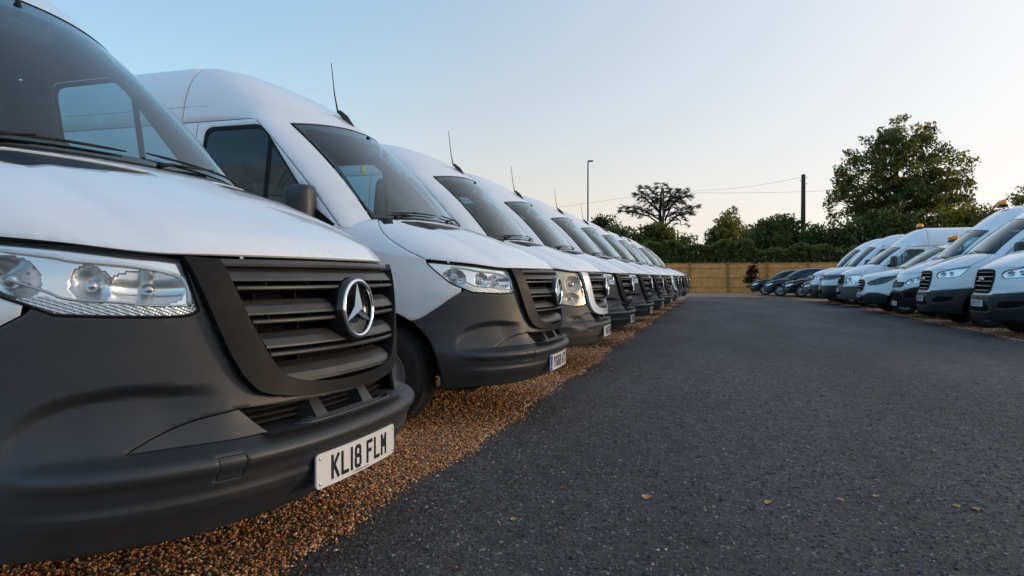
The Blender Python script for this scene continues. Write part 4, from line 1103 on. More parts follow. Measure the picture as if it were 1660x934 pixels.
def spec(**k):
    s = dict(STAR); s.pop('antenna'); s.update(res=.045, disp=None, panels=generic_panels, front=generic_front, bum=M['bumper3'], paint=M['white'], bench=.86, gap=.004)
    s.update(k)
    return s
WT = [(.2, .93), (.3, .96), (.5, 1.0), (.8, 1.02), (1.1, 1.02), (1.3, 1.005), (1.45, .985), (1.7, .95), (2.0, .905), (2.2, .87), (2.5, .82)]
DT = [(.2, .62), (.5, .74), (.8, .82), (2.5, .82)]; NT = [(.2, 3.0), (.5, 2.7), (.8, 2.3), (2.5, 2.2)]
doorT = dict(x0=-1.22, z0=1.40, x1=-2.05, z1=2.16, xr=-2.5, handle=1.15, window=[(-1.36, 1.40), (-1.62, 1.66), (-1.93, 2.02), (-2.02, 2.06), (-2.40, 2.06), (-2.42, 1.40), (-1.80, 1.36)], div=-1.78, divz=(1.40, 1.84),
             black=[(-1.25, 1.38), (-1.36, 1.33), (-1.55, 1.34), (-1.52, 1.50)])
TRANSIT = spec(XC=[(.2, -.12), (.3, -.03), (.5, 0), (.68, 0), (.72, -.03), (.9, -.06), (1.15, -.11), (1.3, -.16), (2.5, -.16)], W=WT, D=DT, NN=NT,
    hood=shift_hood(1.155, -.92, 1.50, 1.0, (-1.10, .82, 1.47), -1.22, 1.40, .992), ws=dict(c=(-1.72, 2.20), e=(-1.90, .73, 2.15), bow=.022, frit=(.05, .06, .045)), door=doorT,
    roof=dict(tr=.74, xe=-2.75, zt=2.62, n=3.6, rise=.72, rp=3.0), mirror=(-1.46, 1.52, .22, .34, False), axle=-1.0, arch=.45, wr=.345, xr=-5.5, raxle=-4.3,
    cfg=dict(bline=[('y', 0, .705), ('y', .38, .705), ('y', .46, .72), ('y', .75, .745), ('x', -.45, .765), ('x', -.72, .785)],
        lamp=[('y', .53, 1.02), ('y', .60, .985), ('y', .80, 1.0), ('x', -.50, 1.03), ('x', -.60, 1.13), ('x', -.68, 1.222), ('x', -.46, 1.185), ('y', .75, 1.145), ('y', .60, 1.115), ('y', .535, 1.075)], lsmooth=False,
        grille=[(0, 1.135), (.24, 1.13), (.345, 1.11), (.385, 1.02), (.375, .86), (.335, .765), (.24, .742), (0, .738)][1:-1], bars=5, barm='bronze', gfr=.014, badge=('oval', .97, .085),
        bowls=[(.66, 1.06, .055, .045, .018), (.80, 1.075, .05, .045, .018)], bholes=[[('y', -.36, .43), ('y', 0, .42), ('y', .36, .43), ('y', .38, .49), ('y', .30, .53), ('y', 0, .535), ('y', -.30, .53), ('y', -.38, .49)], [('y', .60, .50), ('y', .78, .51), ('x', -.36, .55), ('x', -.36, .60), ('y', .78, .60), ('y', .62, .57)]],
        extra=[('bumper_cap', 'bumper2', [('y', 0.0, .60), ('y', .40, .60), ('y', .43, .66), ('y', .39, .70), ('y', 0.0, .70)])]))
OLDTRANSIT = dict(TRANSIT); OLDTRANSIT.update(roof=dict(tr=.74, xe=-2.6, zt=2.62, n=4.5, rise=.95, rp=3.0), ws=dict(c=(-1.62, 2.02), e=(-1.78, .74, 1.97), bow=.02, frit=(.05, .05, .05)),
    door=dict(doorT, z1=1.99, x1=-1.93, window=[(-1.36, 1.40), (-1.60, 1.62), (-1.86, 1.87), (-1.95, 1.90), (-2.40, 1.90), (-2.42, 1.40), (-1.80, 1.36)], div=-1.74, divz=(1.40, 1.73)), bum=M['bumper2'],
    hood=shift_hood(1.10, -.90, 1.45, 1.0, (-1.08, .82, 1.42), -1.22, 1.38, .992),
    cfg=dict(bline=[('y', 0, .70), ('y', .4, .70), ('y', .75, .71), ('x', -.45, .715), ('x', -.72, .72)],
        lamp=[('y', .52, .76), ('y', .72, .76), ('y', .86, .78), ('x', -.52, .90), ('x', -.56, 1.06), ('x', -.42, 1.075), ('y', .70, 1.06), ('y', .56, 1.03)], grille=[(.24, 1.075), (.40, 1.05), (.43, .92), (.42, .80), (.38, .745), (.24, .735)], bars=3, barm='slat', gfr=.03, gfm='slat', badge=('oval', .97, .085),
        bowls=[(.66, .93, .07, .07, .02)], bholes=[[('y', -.36, .43), ('y', 0, .42), ('y', .36, .43), ('y', .38, .49), ('y', .30, .55), ('y', 0, .555), ('y', -.30, .55), ('y', -.38, .49)]]))
CUSTOM = spec(XC=[(.2, -.10), (.3, -.03), (.5, 0), (.7, -.01), (.95, -.07), (1.1, -.13), (2.5, -.16)], W=[(.2, .93), (.3, .95), (.5, .985), (.8, .99), (1.1, .985), (1.3, .955), (1.6, .89), (1.85, .83), (2.2, .76)], D=[(.2, .66), (.5, .78), (.8, .86), (2.5, .86)], NN=NT,
    hood=shift_hood(.985, -1.02, 1.26, 1.05, (-1.20, .80, 1.23), -1.33, 1.18, .975), ws=dict(c=(-1.90, 1.84), e=(-2.06, .68, 1.79), bow=.02, frit=(.05, .06, .05)),
    door=dict(x0=-1.33, z0=1.18, x1=-2.2, z1=1.80, xr=-2.62, handle=1.0, window=[(-1.48, 1.17), (-1.80, 1.42), (-2.10, 1.66), (-2.20, 1.70), (-2.52, 1.70), (-2.54, 1.17), (-2.0, 1.13)], div=-1.92, divz=(1.17, 1.5), black=[(-1.36, 1.16), (-1.48, 1.12), (-1.72, 1.13), (-1.70, 1.30)]),
    roof=dict(tr=.74, xe=-2.9, zt=2.0, n=4, rise=.28, rp=3.0), mirror=(-1.55, 1.25, .22, .26, False), axle=-.99, arch=.43, wr=.335, xr=-4.95, raxle=-3.9, seam=-2.75, bulk=-2.75, floor=.55, seatx=-2.3,
    cfg=dict(bline=[('y', 0, .50), ('y', .4, .50), ('y', .6, .56), ('y', .8, .58), ('x', -.45, .55), ('x', -.60, .50)],
        lamp=[('y', .50, .83), ('y', .62, .785), ('y', .80, .80), ('x', -.52, .85), ('x', -.72, .97), ('x', -.80, 1.055), ('x', -.60, 1.03), ('x', -.40, .985), ('y', .70, .935), ('y', .55, .88)], grille=[(.20, .93), (.34, .90), (.41, .79), (.36, .66), (.22, .62)], bars=4, barm='bronze', gfr=.018, badge=('oval', .80, .075), house='gloss',
        bowls=[(.70, .865, .05, .035, .02), (.82, .91, .045, .032, .02)], bholes=[[('y', -.36, .33), ('y', .36, .33), ('y', .40, .42), ('y', 0, .46), ('y', -.40, .42)]]))
XL = [(.2, -.10), (.3, -.03), (.5, 0), (.75, -.01), (.95, -.05), (1.1, -.10), (2.5, -.16)]
doorC = dict(doorT, z0=1.32, x0=-1.24, z1=2.12)
CRAFT = spec(XC=XL, W=WT, D=DT, NN=NT, hood=shift_hood(1.11, -.93, 1.42, 1.0, (-1.10, .82, 1.40), -1.24, 1.32, 1.002), ws=dict(c=(-1.65, 2.14), e=(-1.82, .73, 2.09), bow=.022, frit=(.05, .06, .045)),
    door=dict(doorC, x1=-2.0, window=[(-1.40, 1.36), (-1.62, 1.62), (-1.90, 1.97), (-1.98, 2.02), (-2.40, 2.02), (-2.42, 1.36), (-1.80, 1.33)]), roof=dict(tr=.74, xe=-2.7, zt=2.58, n=3.6, rise=.75, rp=3.0), mirror=(-1.46, 1.47, .22, .34, False), xr=-5.6, raxle=-4.5,
    cfg=dict(bline=[('y', 0, .68), ('y', .4, .68), ('y', .75, .70), ('x', -.45, .71), ('x', -.74, .72)],
        lamp=[('y', .46, .92), ('y', .66, .915), ('y', .84, .93), ('x', -.52, .98), ('x', -.64, 1.07), ('x', -.52, 1.105), ('y', .80, 1.085), ('y', .60, 1.075), ('y', .46, 1.07)], grille=[(.24, 1.075), (.44, 1.07), (.445, .99), (.43, .92), (.24, .905)], bars=3, barm='chrome', gfr=.010, badge=('round', .985, .075), house='gloss',
        bowls=[(.60, .995, .055, .05, .02), (.76, 1.01, .05, .045, .02)], bholes=[[('y', -.40, .40), ('y', 0, .39), ('y', .40, .40), ('y', .42, .50), ('y', 0, .52), ('y', -.42, .50)]]))
CRAFT2 = dict(CRAFT); CRAFT2['cfg'] = dict(CRAFT['cfg'], house='housing')
EXPERT = spec(XC=[(.2, -.10), (.3, -.04), (.5, -.01), (.75, -.0), (.95, -.05), (1.1, -.12), (2.5, -.16)], W=WT, D=DT, NN=NT, hood=shift_hood(1.10, -.95, 1.46, 1.0, (-1.12, .82, 1.43), -1.25, 1.36, .998), ws=dict(c=(-1.68, 2.16), e=(-1.85, .73, 2.11), bow=.022, frit=(.05, .05, .045)),
    door=dict(doorC, z0=1.36, x0=-1.25, z1=2.14, x1=-2.02), roof=dict(tr=.74, xe=-2.7, zt=2.72, n=4.2, rise=.95, rp=3.0), mirror=(-1.46, 1.50, .22, .34, False), xr=-5.6, raxle=-4.5, bum=M['trim'],
    cfg=dict(bline=[('y', 0, .66), ('y', .42, .66), ('y', .58, .70), ('y', .80, .76), ('x', -.48, .78), ('x', -.73, .77)],
        lamp=[('y', .52, .86), ('y', .62, .83), ('y', .82, .87), ('x', -.52, .95), ('x', -.64, 1.06), ('x', -.50, 1.065), ('y', .78, 1.01), ('y', .60, .94)], grille=[(.24, .875), (.46, .875), (.50, .85), (.46, .79), (.24, .765)], bars=3, barm='bronze', gfr=.012, badge=('round', .96, .07),
        bowls=[(.68, .91, .055, .04, .02), (.80, .96, .05, .04, .02)], bholes=[[('y', -.40, .40), ('y', 0, .39), ('y', .40, .40), ('y', .42, .56), ('y', 0, .58), ('y', -.42, .56)], [('y', .58, .50), ('y', .80, .52), ('x', -.40, .58), ('y', .80, .63), ('y', .60, .60)]]))
def carspec(paint, h=1.45, **k):
    W = [(.15, .78), (.25, .83), (.45, .87), (.65, .885), (.85, .87), (.95, .84), (1.1, .77), (1.3, .68), (1.5, .60)]
    s = spec(XC=[(.15, -.10), (.25, -.02), (.45, 0), (.6, -.02), (.75, -.08), (1.0, -.14), (2, -.2)], W=W, D=[(.15, .5), (.5, .62), (1.0, .66), (2, .66)], NN=[(.15, 2.8), (.5, 2.4), (2, 2.2)],
        hood=shift_hood(.70, -1.05, .98, .95, (-1.22, .66, .95), -1.45, .90, .855), ws=dict(c=(-1.80, h - .07), e=(-1.95, .55, h - .12), bow=.03, frit=(.04, .04, .05)),
        door=dict(x0=-1.45, z0=.90, x1=-2.15, z1=h - .12, xr=-2.75, handle=.80, window=[(-1.62, .92), (-1.90, 1.08), (-2.15, h - .20), (-2.25, h - .175), (-2.66, h - .18), (-2.68, .90), (-2.1, .88)], div=-1.98, divz=(.92, 1.08)),
        roof=dict(tr=.74, xe=-2.6, zt=h, n=2.6, rise=.14, rp=2.5, end=0.0, droop=.12), mirror=(-1.62, .98, .20, .14, False), axle=-.86, arch=.34, wr=.31, ww=.205, rimr=.21, xr=-4.05, raxle=-3.4, track=.74, sill=.24, seam=-2.7, bulk=-3.2, floor=.38, seatx=-2.3, bench=.48, paint=paint, bum=paint, van=False,
        cfg=dict(zb=.20, bline=[('y', 0, .47), ('y', .4, .47), ('y', .7, .48), ('x', -.40, .49), ('x', -.545, .45)],
            lamp=[('y', .46, .56), ('y', .60, .545), ('y', .74, .57), ('x', -.42, .63), ('x', -.55, .71), ('x', -.36, .70), ('y', .62, .66), ('y', .48, .62)], grille=[(.20, .645), (.36, .63), (.40, .57), (.30, .515), (.18, .505)], bars=3, barm='chrome', gfr=.008, badge=('round', .60, .045),
            bowls=[(.58, .60, .04, .035, .015), (.68, .61, .035, .03, .015)], bholes=[[('y', -.40, .27), ('y', .40, .27), ('y', .42, .36), ('y', 0, .40), ('y', -.42, .36)]]))
    s.update(k); return s
# ------------------------------------------------------------------ ground
rng = np.random.default_rng(11); random.seed(5)
def asphalt_mat():
    m, t = new_mat('asphalt'); out = N(t, 'ShaderNodeOutputMaterial'); b = N(t, 'ShaderNodeBsdfPrincipled')
    tc = N(t, 'ShaderNodeTexCoord')
    def noise(sc, det=3, rough=.6):
        n = N(t, 'ShaderNodeTexNoise'); n.inputs['Scale'].default_value = sc; n.inputs['Detail'].default_value = det; n.inputs['Roughness'].default_value = rough
        L(t, tc.outputs['Object'], n.inputs['Vector']); return n
    big = noise(.5, 6, .65); mid = noise(7, 5, .7); fine = noise(160, 3, .7)
    vo = N(t, 'ShaderNodeTexVoronoi'); vo.inputs['Scale'].default_value = 72; L(t, tc.outputs['Object'], vo.inputs['Vector'])
    vo2 = N(t, 'ShaderNodeTexVoronoi'); vo2.inputs['Scale'].default_value = 210; L(t, tc.outputs['Object'], vo2.inputs['Vector'])
    mpg = N(t, 'ShaderNodeMapping'); mpg.inputs['Scale'].default_value = (1.5, .38, 1); L(t, tc.outputs['Object'], mpg.inputs[0]); L(t, mpg.outputs[0], big.inputs['Vector'])
    r1 = ramp(t, [(.34, (.036, .0355, .039)), (.66, (.100, .097, .101))]); L(t, big.outputs[0], r1.inputs[0])
    r2 = ramp(t, [(.28, (.50, .50, .50)), (.72, (1.42, 1.40, 1.38))]); L(t, mid.outputs[0], r2.inputs[0])
    m1 = N(t, 'ShaderNodeMix', data_type='RGBA', blend_type='MULTIPLY'); m1.inputs[0].default_value = 1; L(t, r1.outputs[0], m1.inputs[6]); L(t, r2.outputs[0], m1.inputs[7])
    vr = ramp(t, [(0, (.55, .55, .56)), (.5, (.95, .95, .95)), (.84, (1.5, 1.48, 1.45)), (.96, (3.6, 3.45, 3.25))]); L(t, vo.outputs['Color'], vr.inputs[0])
    m2 = N(t, 'ShaderNodeMix', data_type='RGBA', blend_type='MULTIPLY'); m2.inputs[0].default_value = 1; L(t, m1.outputs[2], m2.inputs[6]); L(t, vr.outputs[0], m2.inputs[7])
    L(t, m2.outputs[2], b.inputs['Base Color']); b.inputs['Roughness'].default_value = .72; b.inputs['Specular IOR Level'].default_value = .45
    h1 = N(t, 'ShaderNodeMath', operation='MULTIPLY_ADD'); L(t, vo.outputs['Distance'], h1.inputs[0]); h1.inputs[1].default_value = -1.0; L(t, fine.outputs[0], h1.inputs[2])
    h2 = N(t, 'ShaderNodeMath', operation='MULTIPLY_ADD'); L(t, vo2.outputs['Distance'], h2.inputs[0]); h2.inputs[1].default_value = -.5; L(t, h1.outputs[0], h2.inputs[2])
    h3 = N(t, 'ShaderNodeMath', operation='MULTIPLY_ADD'); L(t, mid.outputs[0], h3.inputs[0]); h3.inputs[1].default_value = 1.6; L(t, h2.outputs[0], h3.inputs[2])
    bp = N(t, 'ShaderNodeBump'); bp.inputs['Strength'].default_value = 1.0; bp.inputs['Distance'].default_value = .017
    L(t, h3.outputs[0], bp.inputs['Height']); L(t, bp.outputs[0], b.inputs['Normal']); L(t, b.outputs[0], out.inputs[0])
    return m
def gravel_mat():
    m, t = new_mat('gravel_bed'); out = N(t, 'ShaderNodeOutputMaterial'); b = N(t, 'ShaderNodeBsdfPrincipled')
    tc = N(t, 'ShaderNodeTexCoord'); vo = N(t, 'ShaderNodeTexVoronoi'); vo.inputs['Scale'].default_value = 62; L(t, tc.outputs['Object'], vo.inputs['Vector'])
    sp_ = N(t, 'ShaderNodeSeparateColor'); L(t, vo.outputs['Color'], sp_.inputs[0])
    r = ramp(t, [(0, (.08, .055, .045)), (.3, (.24, .115, .05)), (.6, (.42, .22, .09)), (.8, (.28, .22, .18)), (1, (.55, .38, .22))]); L(t, sp_.outputs[0], r.inputs[0])
    d = ramp(t, [(0, (1, 1, 1)), (.5, (.9, .9, .9)), (.9, (.25, .25, .25))]); L(t, vo.outputs['Distance'], d.inputs[0])
    L(t, r.outputs[0], b.inputs['Base Color']); b.inputs['Roughness'].default_value = .8
    mt = N(t, 'ShaderNodeMath', operation='MULTIPLY'); L(t, vo.outputs['Distance'], mt.inputs[0]); mt.inputs[1].default_value = -1
    bp = N(t, 'ShaderNodeBump'); bp.inputs['Strength'].default_value = 1; bp.inputs['Distance'].default_value = .012
    L(t, mt.outputs[0], bp.inputs['Height']); L(t, bp.outputs[0], b.inputs['Normal']); L(t, b.outputs[0], out.inputs[0])
    return m
M['asphalt'] = asphalt_mat(); M['gravelbed'] = gravel_mat()
M['earth'] = pbsdf('grassy_earth', (.05, .055, .025), .95, var=.4, vscale=.8, spec=.1)
def attr_mat(name, rough=.7, trans=0.0, attr='tint', spec=.3):
    m, t = new_mat(name); out = N(t, 'ShaderNodeOutputMaterial'); b = N(t, 'ShaderNodeBsdfPrincipled'); a = N(t, 'ShaderNodeAttribute'); a.attribute_name = attr
    L(t, a.outputs['Color'], b.inputs['Base Color']); b.inputs['Roughness'].default_value = rough; b.inputs['Specular IOR Level'].default_value = spec
    if trans:
        tl = N(t, 'ShaderNodeBsdfTranslucent'); hs = N(t, 'ShaderNodeMix', data_type='RGBA', blend_type='MULTIPLY'); hs.inputs[0].default_value = 1
        L(t, a.outputs['Color'], hs.inputs[6]); hs.inputs[7].default_value = (1.5, 1.3, .5, 1); L(t, hs.outputs[2], tl.inputs[0])
        mx = N(t, 'ShaderNodeMixShader'); mx.inputs[0].default_value = trans; L(t, b.outputs[0], mx.inputs[1]); L(t, tl.outputs[0], mx.inputs[2]); L(t, mx.outputs[0], out.inputs[0])
    else: L(t, b.outputs[0], out.inputs[0])
    return m
M['pebble'] = attr_mat('pebbles', .6, spec=.35); M['leafage'] = attr_mat('foliage', .55, .5); M['needle'] = attr_mat('needles', .7, .12)
M['bark'] = pbsdf('bark', (.055, .045, .036), .9, var=.4, vscale=6, spec=.1)
M['timber'] = pbsdf('fence_timber', (.68, .335, .115), .75, var=.25, vscale=2.5, spec=.2, dirt=(.22, .14, .07), dirt_amt=.45, dscale=1.8)
M['fencepost'] = pbsdf('fence_post_timber', (.30, .165, .06), .75, var=.25, vscale=4, spec=.2)
M['polewood'] = pbsdf('pole_wood', (.06, .045, .036), .9, var=.3, vscale=8, spec=.1)
M['steelpost'] = pbsdf('lamp_post_steel', (.055, .042, .04), .6)
M['wire'] = pbsdf('overhead_wire', (.28, .27, .26), .7)
M['drymat'] = pbsdf('dry_leaf', (.42, .23, .07), .7, var=.35, vscale=60)
M['chip'] = pbsdf('pale_stone', (.55, .50, .44), .7)

def ribbon(name, xl, xr_, ys, z, mat, kind='structure', xs=None):
    mb = MB(); v = []
    for y in ys: v += [(xl(y), y, z), (xr_(y), y, z)]
    mb.add(v, [(2*i, 2*i + 1, 2*i + 3, 2*i + 2) for i in range(len(ys) - 1)]); o = mb.build(name, mat); o['kind'] = kind; return o
wob = lambda y, s: .035 * math.sin(1.7 * y + s) + .02 * math.sin(5.3 * y + 2 * s) + .012 * math.sin(13.1 * y + s) + .008 * math.sin(31 * y)
EL = lambda y: -1.40 + wob(y, .3) + .0 * y
ER = lambda y: 4.62 + wob(y, 1.1) + (0.0 if y < 26 else -.10 * (y - 26))
g = MB(); g.add([(-900, -300, -.012), (900, -300, -.012), (900, 1500, -.012), (-900, 1500, -.012)], [(0, 1, 2, 3)])
tag(g.build('ground', M['earth']), kind='structure')
g = MB(); g.add([(-14, -12, -.006), (22, -12, -.006), (22, 50.2, -.006), (-14, 50.2, -.006)], [(0, 1, 2, 3)])
tag(g.build('gravel_yard', M['gravelbed']), kind='structure')
ribbon('asphalt_lane', EL, ER, list(np.linspace(-10, 14, 240)) + list(np.linspace(14.2, 38.5, 90)), 0.0, M['asphalt'])

# ------------------------------------------------------------------ loose stones (uncountable)
def icos():
    p = (1 + 5 ** .5) / 2
    v = np.array([(-1, p, 0), (1, p, 0), (-1, -p, 0), (1, -p, 0), (0, -1, p), (0, 1, p), (0, -1, -p), (0, 1, -p), (p, 0, -1), (p, 0, 1), (-p, 0, -1), (-p, 0, 1)], float); v /= np.linalg.norm(v[0])
    f = np.array([(0,11,5),(0,5,1),(0,1,7),(0,7,10),(0,10,11),(1,5,9),(5,11,4),(11,10,2),(10,7,6),(7,1,8),(3,9,4),(3,4,2),(3,2,6),(3,6,8),(3,8,9),(4,9,5),(2,4,11),(6,2,10),(8,6,7),(9,8,1)])
    return v, f
def stones(name, pos, size, pal, mat, label, cat='gravel', kind='stuff', smooth=True):
    v0, f0 = icos(); n = len(pos); q = rng.normal(size=(n, 4)); q /= np.linalg.norm(q, axis=1)[:, None]
    w, x, y, z = q.T
    Rm = np.stack([np.stack([1-2*(y*y+z*z), 2*(x*y-z*w), 2*(x*z+y*w)], -1), np.stack([2*(x*y+z*w), 1-2*(x*x+z*z), 2*(y*z-x*w)], -1), np.stack([2*(x*z-y*w), 2*(y*z+x*w), 1-2*(x*x+y*y)], -1)], 1)
    sc = size[:, None] * np.stack([rng.uniform(.8, 1.35, n), rng.uniform(.6, 1.0, n), rng.uniform(.4, .75, n)], 1)
    V_ = v0[None] * (1 + .22 * rng.normal(size=(n, 12, 1)).clip(-1.5, 1.5)) * sc[:, None, :]
    V_ = np.einsum('nij,nkj->nki', Rm, V_); V_[:, :, 2] *= .72; V_ += pos[:, None, :]
    F_ = (f0[None] + 12 * np.arange(n)[:, None, None]).reshape(-1, 3)
    me = bpy.data.meshes.new(name); me.vertices.add(12 * n); me.vertices.foreach_set('co', V_.reshape(-1)); m = len(F_)
    me.loops.add(3 * m); me.loops.foreach_set('vertex_index', F_.reshape(-1).astype(np.int32)); me.polygons.add(m)
    me.polygons.foreach_set('loop_start', np.arange(0, 3 * m, 3, dtype=np.int32)); me.update(calc_edges=True)
    me.polygons.foreach_set('use_smooth', np.full(m, smooth))
    c = pal[rng.integers(0, len(pal), n)] * rng.uniform(.65, 1.3, (n, 1)); col = np.ones((n, 12, 4)); col[:, :, :3] = c[:, None, :]
    at = me.color_attributes.new('tint', 'FLOAT_COLOR', 'POINT'); at.data.foreach_set('color', col.reshape(-1)); me.materials.append(mat)
    o = link(bpy.data.objects.new(name, me)); tag(o, label, cat, kind=kind); return o
PAL = np.array([(.46, .21, .07), (.55, .30, .12), (.34, .15, .06), (.62, .40, .20), (.24, .12, .07), (.32, .27, .23), (.13, .105, .095), (.50, .24, .10), (.66, .50, .34), (.42, .18, .08)]) * np.array([1.12, 1.0, .88])
def scatter(n, x0, x1, y0, y1, ok): 
    p = np.stack([rng.uniform(x0, x1, n), rng.uniform(y0, y1, n), np.zeros(n)], 1); return p[[ok(*q[:2]) for q in p]]
A = [scatter(38000, -2.7, -1.3, 1.35, 5.0, lambda x, y: x < EL(y) + .015 + .05 * rng.random() ** 3), scatter(26000, -3.2, -1.3, 5.0, 10.0, lambda x, y: x < EL(y) + .015 + .06 * rng.random() ** 3)]
P1 = np.vstack(A); s1 = rng.uniform(.0042, .0100, len(P1)) * np.where(P1[:, 1] > 5, 1.35, 1.0); P1[:, 2] = rng.uniform(-.002, .010, len(P1))
P2 = scatter(14000, -3.0, -1.3, 10, 34, lambda x, y: x < EL(y) + .03 * rng.random()); s2 = rng.uniform(.012, .022, len(P2)); P2[:, 2] = .002
stones('gravel', np.vstack([P1, P2]), np.concatenate([s1, s2]), PAL, M['pebble'], 'brown and ochre pea gravel under the left row of vans')
P3 = scatter(22000, 4.5, 7.0, 11, 34, lambda x, y: x > ER(y) - .05 * rng.random() ** 3); s3 = rng.uniform(.010, .020, len(P3)); P3[:, 2] = .002
stones('gravel', P3, s3, PAL * np.array([1.0, 1.05, 1.1]), M['pebble'], 'brown gravel under the right row of vans')
# grit worked loose over the asphalt
P4 = scatter(420, -1.3, 4.4, 1.2, 14, lambda x, y: True); s4 = rng.uniform(.002, .0055, len(P4)); P4[:, 2] = .002
yy = rng.uniform(1.5, 12, 260)
near = np.stack([np.array([EL(y) for y in yy]) + np.abs(rng.normal(0, .08, 260)), yy, np.full(260, .004)], 1)
stones('loose_grit', np.vstack([P4, near]), np.concatenate([s4, rng.uniform(.004, .009, 260)]), PAL * 1.1, M['pebble'], 'scattered grit lying loose on the asphalt', 'grit')
# tarmac chippings: coarse stones standing proud of the binder near the camera
P5 = scatter(120000, -1.6, 5.0, .70, 9.0, lambda x, y: x > EL(y) - .02 and x < .4 + y * .46 and x > -.4 - y * .62 and rng.random() < min(1, max(0, (9 - y) / 5.5))); s5 = rng.uniform(.0045, .0115, len(P5)); P5[:, 2] = -.0018
stones('asphalt_chippings', P5, s5, np.array([(.046, .046, .049), (.070, .068, .072), (.030, .030, .033), (.056, .055, .058), (.12, .116, .112), (.20, .195, .185), (.042, .042, .045), (.050, .050, .053), (.036, .036, .038)]), M['pebble'], 'dark coarse chippings bound in the near asphalt', 'asphalt', smooth=False)

def px2g(u, v, z=0.0):
    f = 1155.0; th = R(15.95); p = R(.84)
    d = Vector(((u - 830) / f, 1, -(v - 467) / f)); d = Matrix.Rotation(-p, 3, 'X') @ d; d = Matrix.Rotation(th, 3, 'Z') @ d
    t = (z - 1.0) / d.z; return Vector((0, 0, 1.0)) + d * t
dry = [((1048, 808), .030, 'curled ochre leaf standing on the asphalt, leftmost of the row'), ((1245, 816), .026, 'flat ochre leaf on the asphalt right of the curled one'),
       ((1363, 812), .022, 'ochre leaf on a damp dark patch of the asphalt'), ((1420, 806), .024, 'rounded ochre leaf right of the damp patch'),
       ((1551, 822), .022, 'small brown leaf near the right edge, left of its pair'), ((1582, 827), .026, 'brown leaf near the right edge, rightmost of its pair'), ((833, 843), .020, 'small orange leaf below the gravel edge'), ((806, 708), .018, 'pale leaf beside the gravel edge')]
for (u, v), s_, lab in dry:
    p = px2g(u, v); mb = MB(); n = 7; vs_ = []
    for i in range(n):
        t = i / (n - 1); w = math.sin(math.pi * t) ** .8 * .42 * (1 + .25 * math.sin(7 * t + u)) + .03
        for k in (-1, -.4, .4, 1): vs_.append((s_ * (t - .5) * 2, s_ * k * w * 1.4, s_ * (.12 + .55 * (abs(k) ** 2) * w + .5 * (t - .45) ** 2)))
    mb.add(vs_, [(i * 4 + k, (i + 1) * 4 + k, (i + 1) * 4 + k + 1, i * 4 + k + 1) for i in range(n - 1) for k in range(3)], True)
    mb.tube([(-s_, 0, s_ * .2), (-s_ * 1.5, s_ * .1, s_ * .1)], s_ * .03, 4)
    o = mb.build('dry_leaf', M['drymat']); o.location = p; o.rotation_euler = (0, .1, u * .7); tag(o, lab, 'leaf', 'dry leaves on the asphalt')
for (u, v), lab in (((1066, 893), 'small pale stone on the near asphalt, left of two'), ((1079, 892), 'small pale stone on the near asphalt, right of two')):
    p = px2g(u, v); v0, f0 = icos(); mb = MB(); mb.add(v0 * np.array([.006, .005, .004]) * (1 + .2 * rng.normal(size=(12, 1))) + np.array([0, 0, .003]), f0.tolist()); o = mb.build('pale_stone', M['chip']); o.location = p; tag(o, lab, 'stone', 'pale stones on the asphalt')

# ------------------------------------------------------------------ vegetation
def leaf_mesh(name, C, S, col, mat, parent, flat=None, asp=.62):
    n = len(C); a = rng.normal(size=(n, 3)); 
    if flat is not None: a[:, 2] *= flat
    a /= np.linalg.norm(a, axis=1)[:, None]; b = rng.normal(size=(n, 3)); b -= a * np.sum(a * b, 1)[:, None]
    if flat is not None: b[:, 2] *= flat
    b /= np.linalg.norm(b, axis=1)[:, None]; nn = np.cross(a, b)
    S = S[:, None]
    V_ = np.stack([C - a * S, C + b * S * asp * .8 - a * S * .1 + nn * S * .15, C + a * S, C - b * S * asp * .8 - a * S * .1 + nn * S * .15], 1).reshape(-1, 3)
    me = bpy.data.meshes.new(name); me.vertices.add(4 * n); me.vertices.foreach_set('co', V_.reshape(-1)); me.loops.add(4 * n)
    me.loops.foreach_set('vertex_index', np.arange(4 * n, dtype=np.int32)); me.polygons.add(n); me.polygons.foreach_set('loop_start', np.arange(0, 4 * n, 4, dtype=np.int32)); me.update(calc_edges=True)
    cc = np.ones((n, 4, 4)); cc[:, :, :3] = col[:, None, :]; at = me.color_attributes.new('tint', 'FLOAT_COLOR', 'POINT'); at.data.foreach_set('color', cc.reshape(-1)); me.materials.append(mat)
    return link(bpy.data.objects.new(name, me), parent)
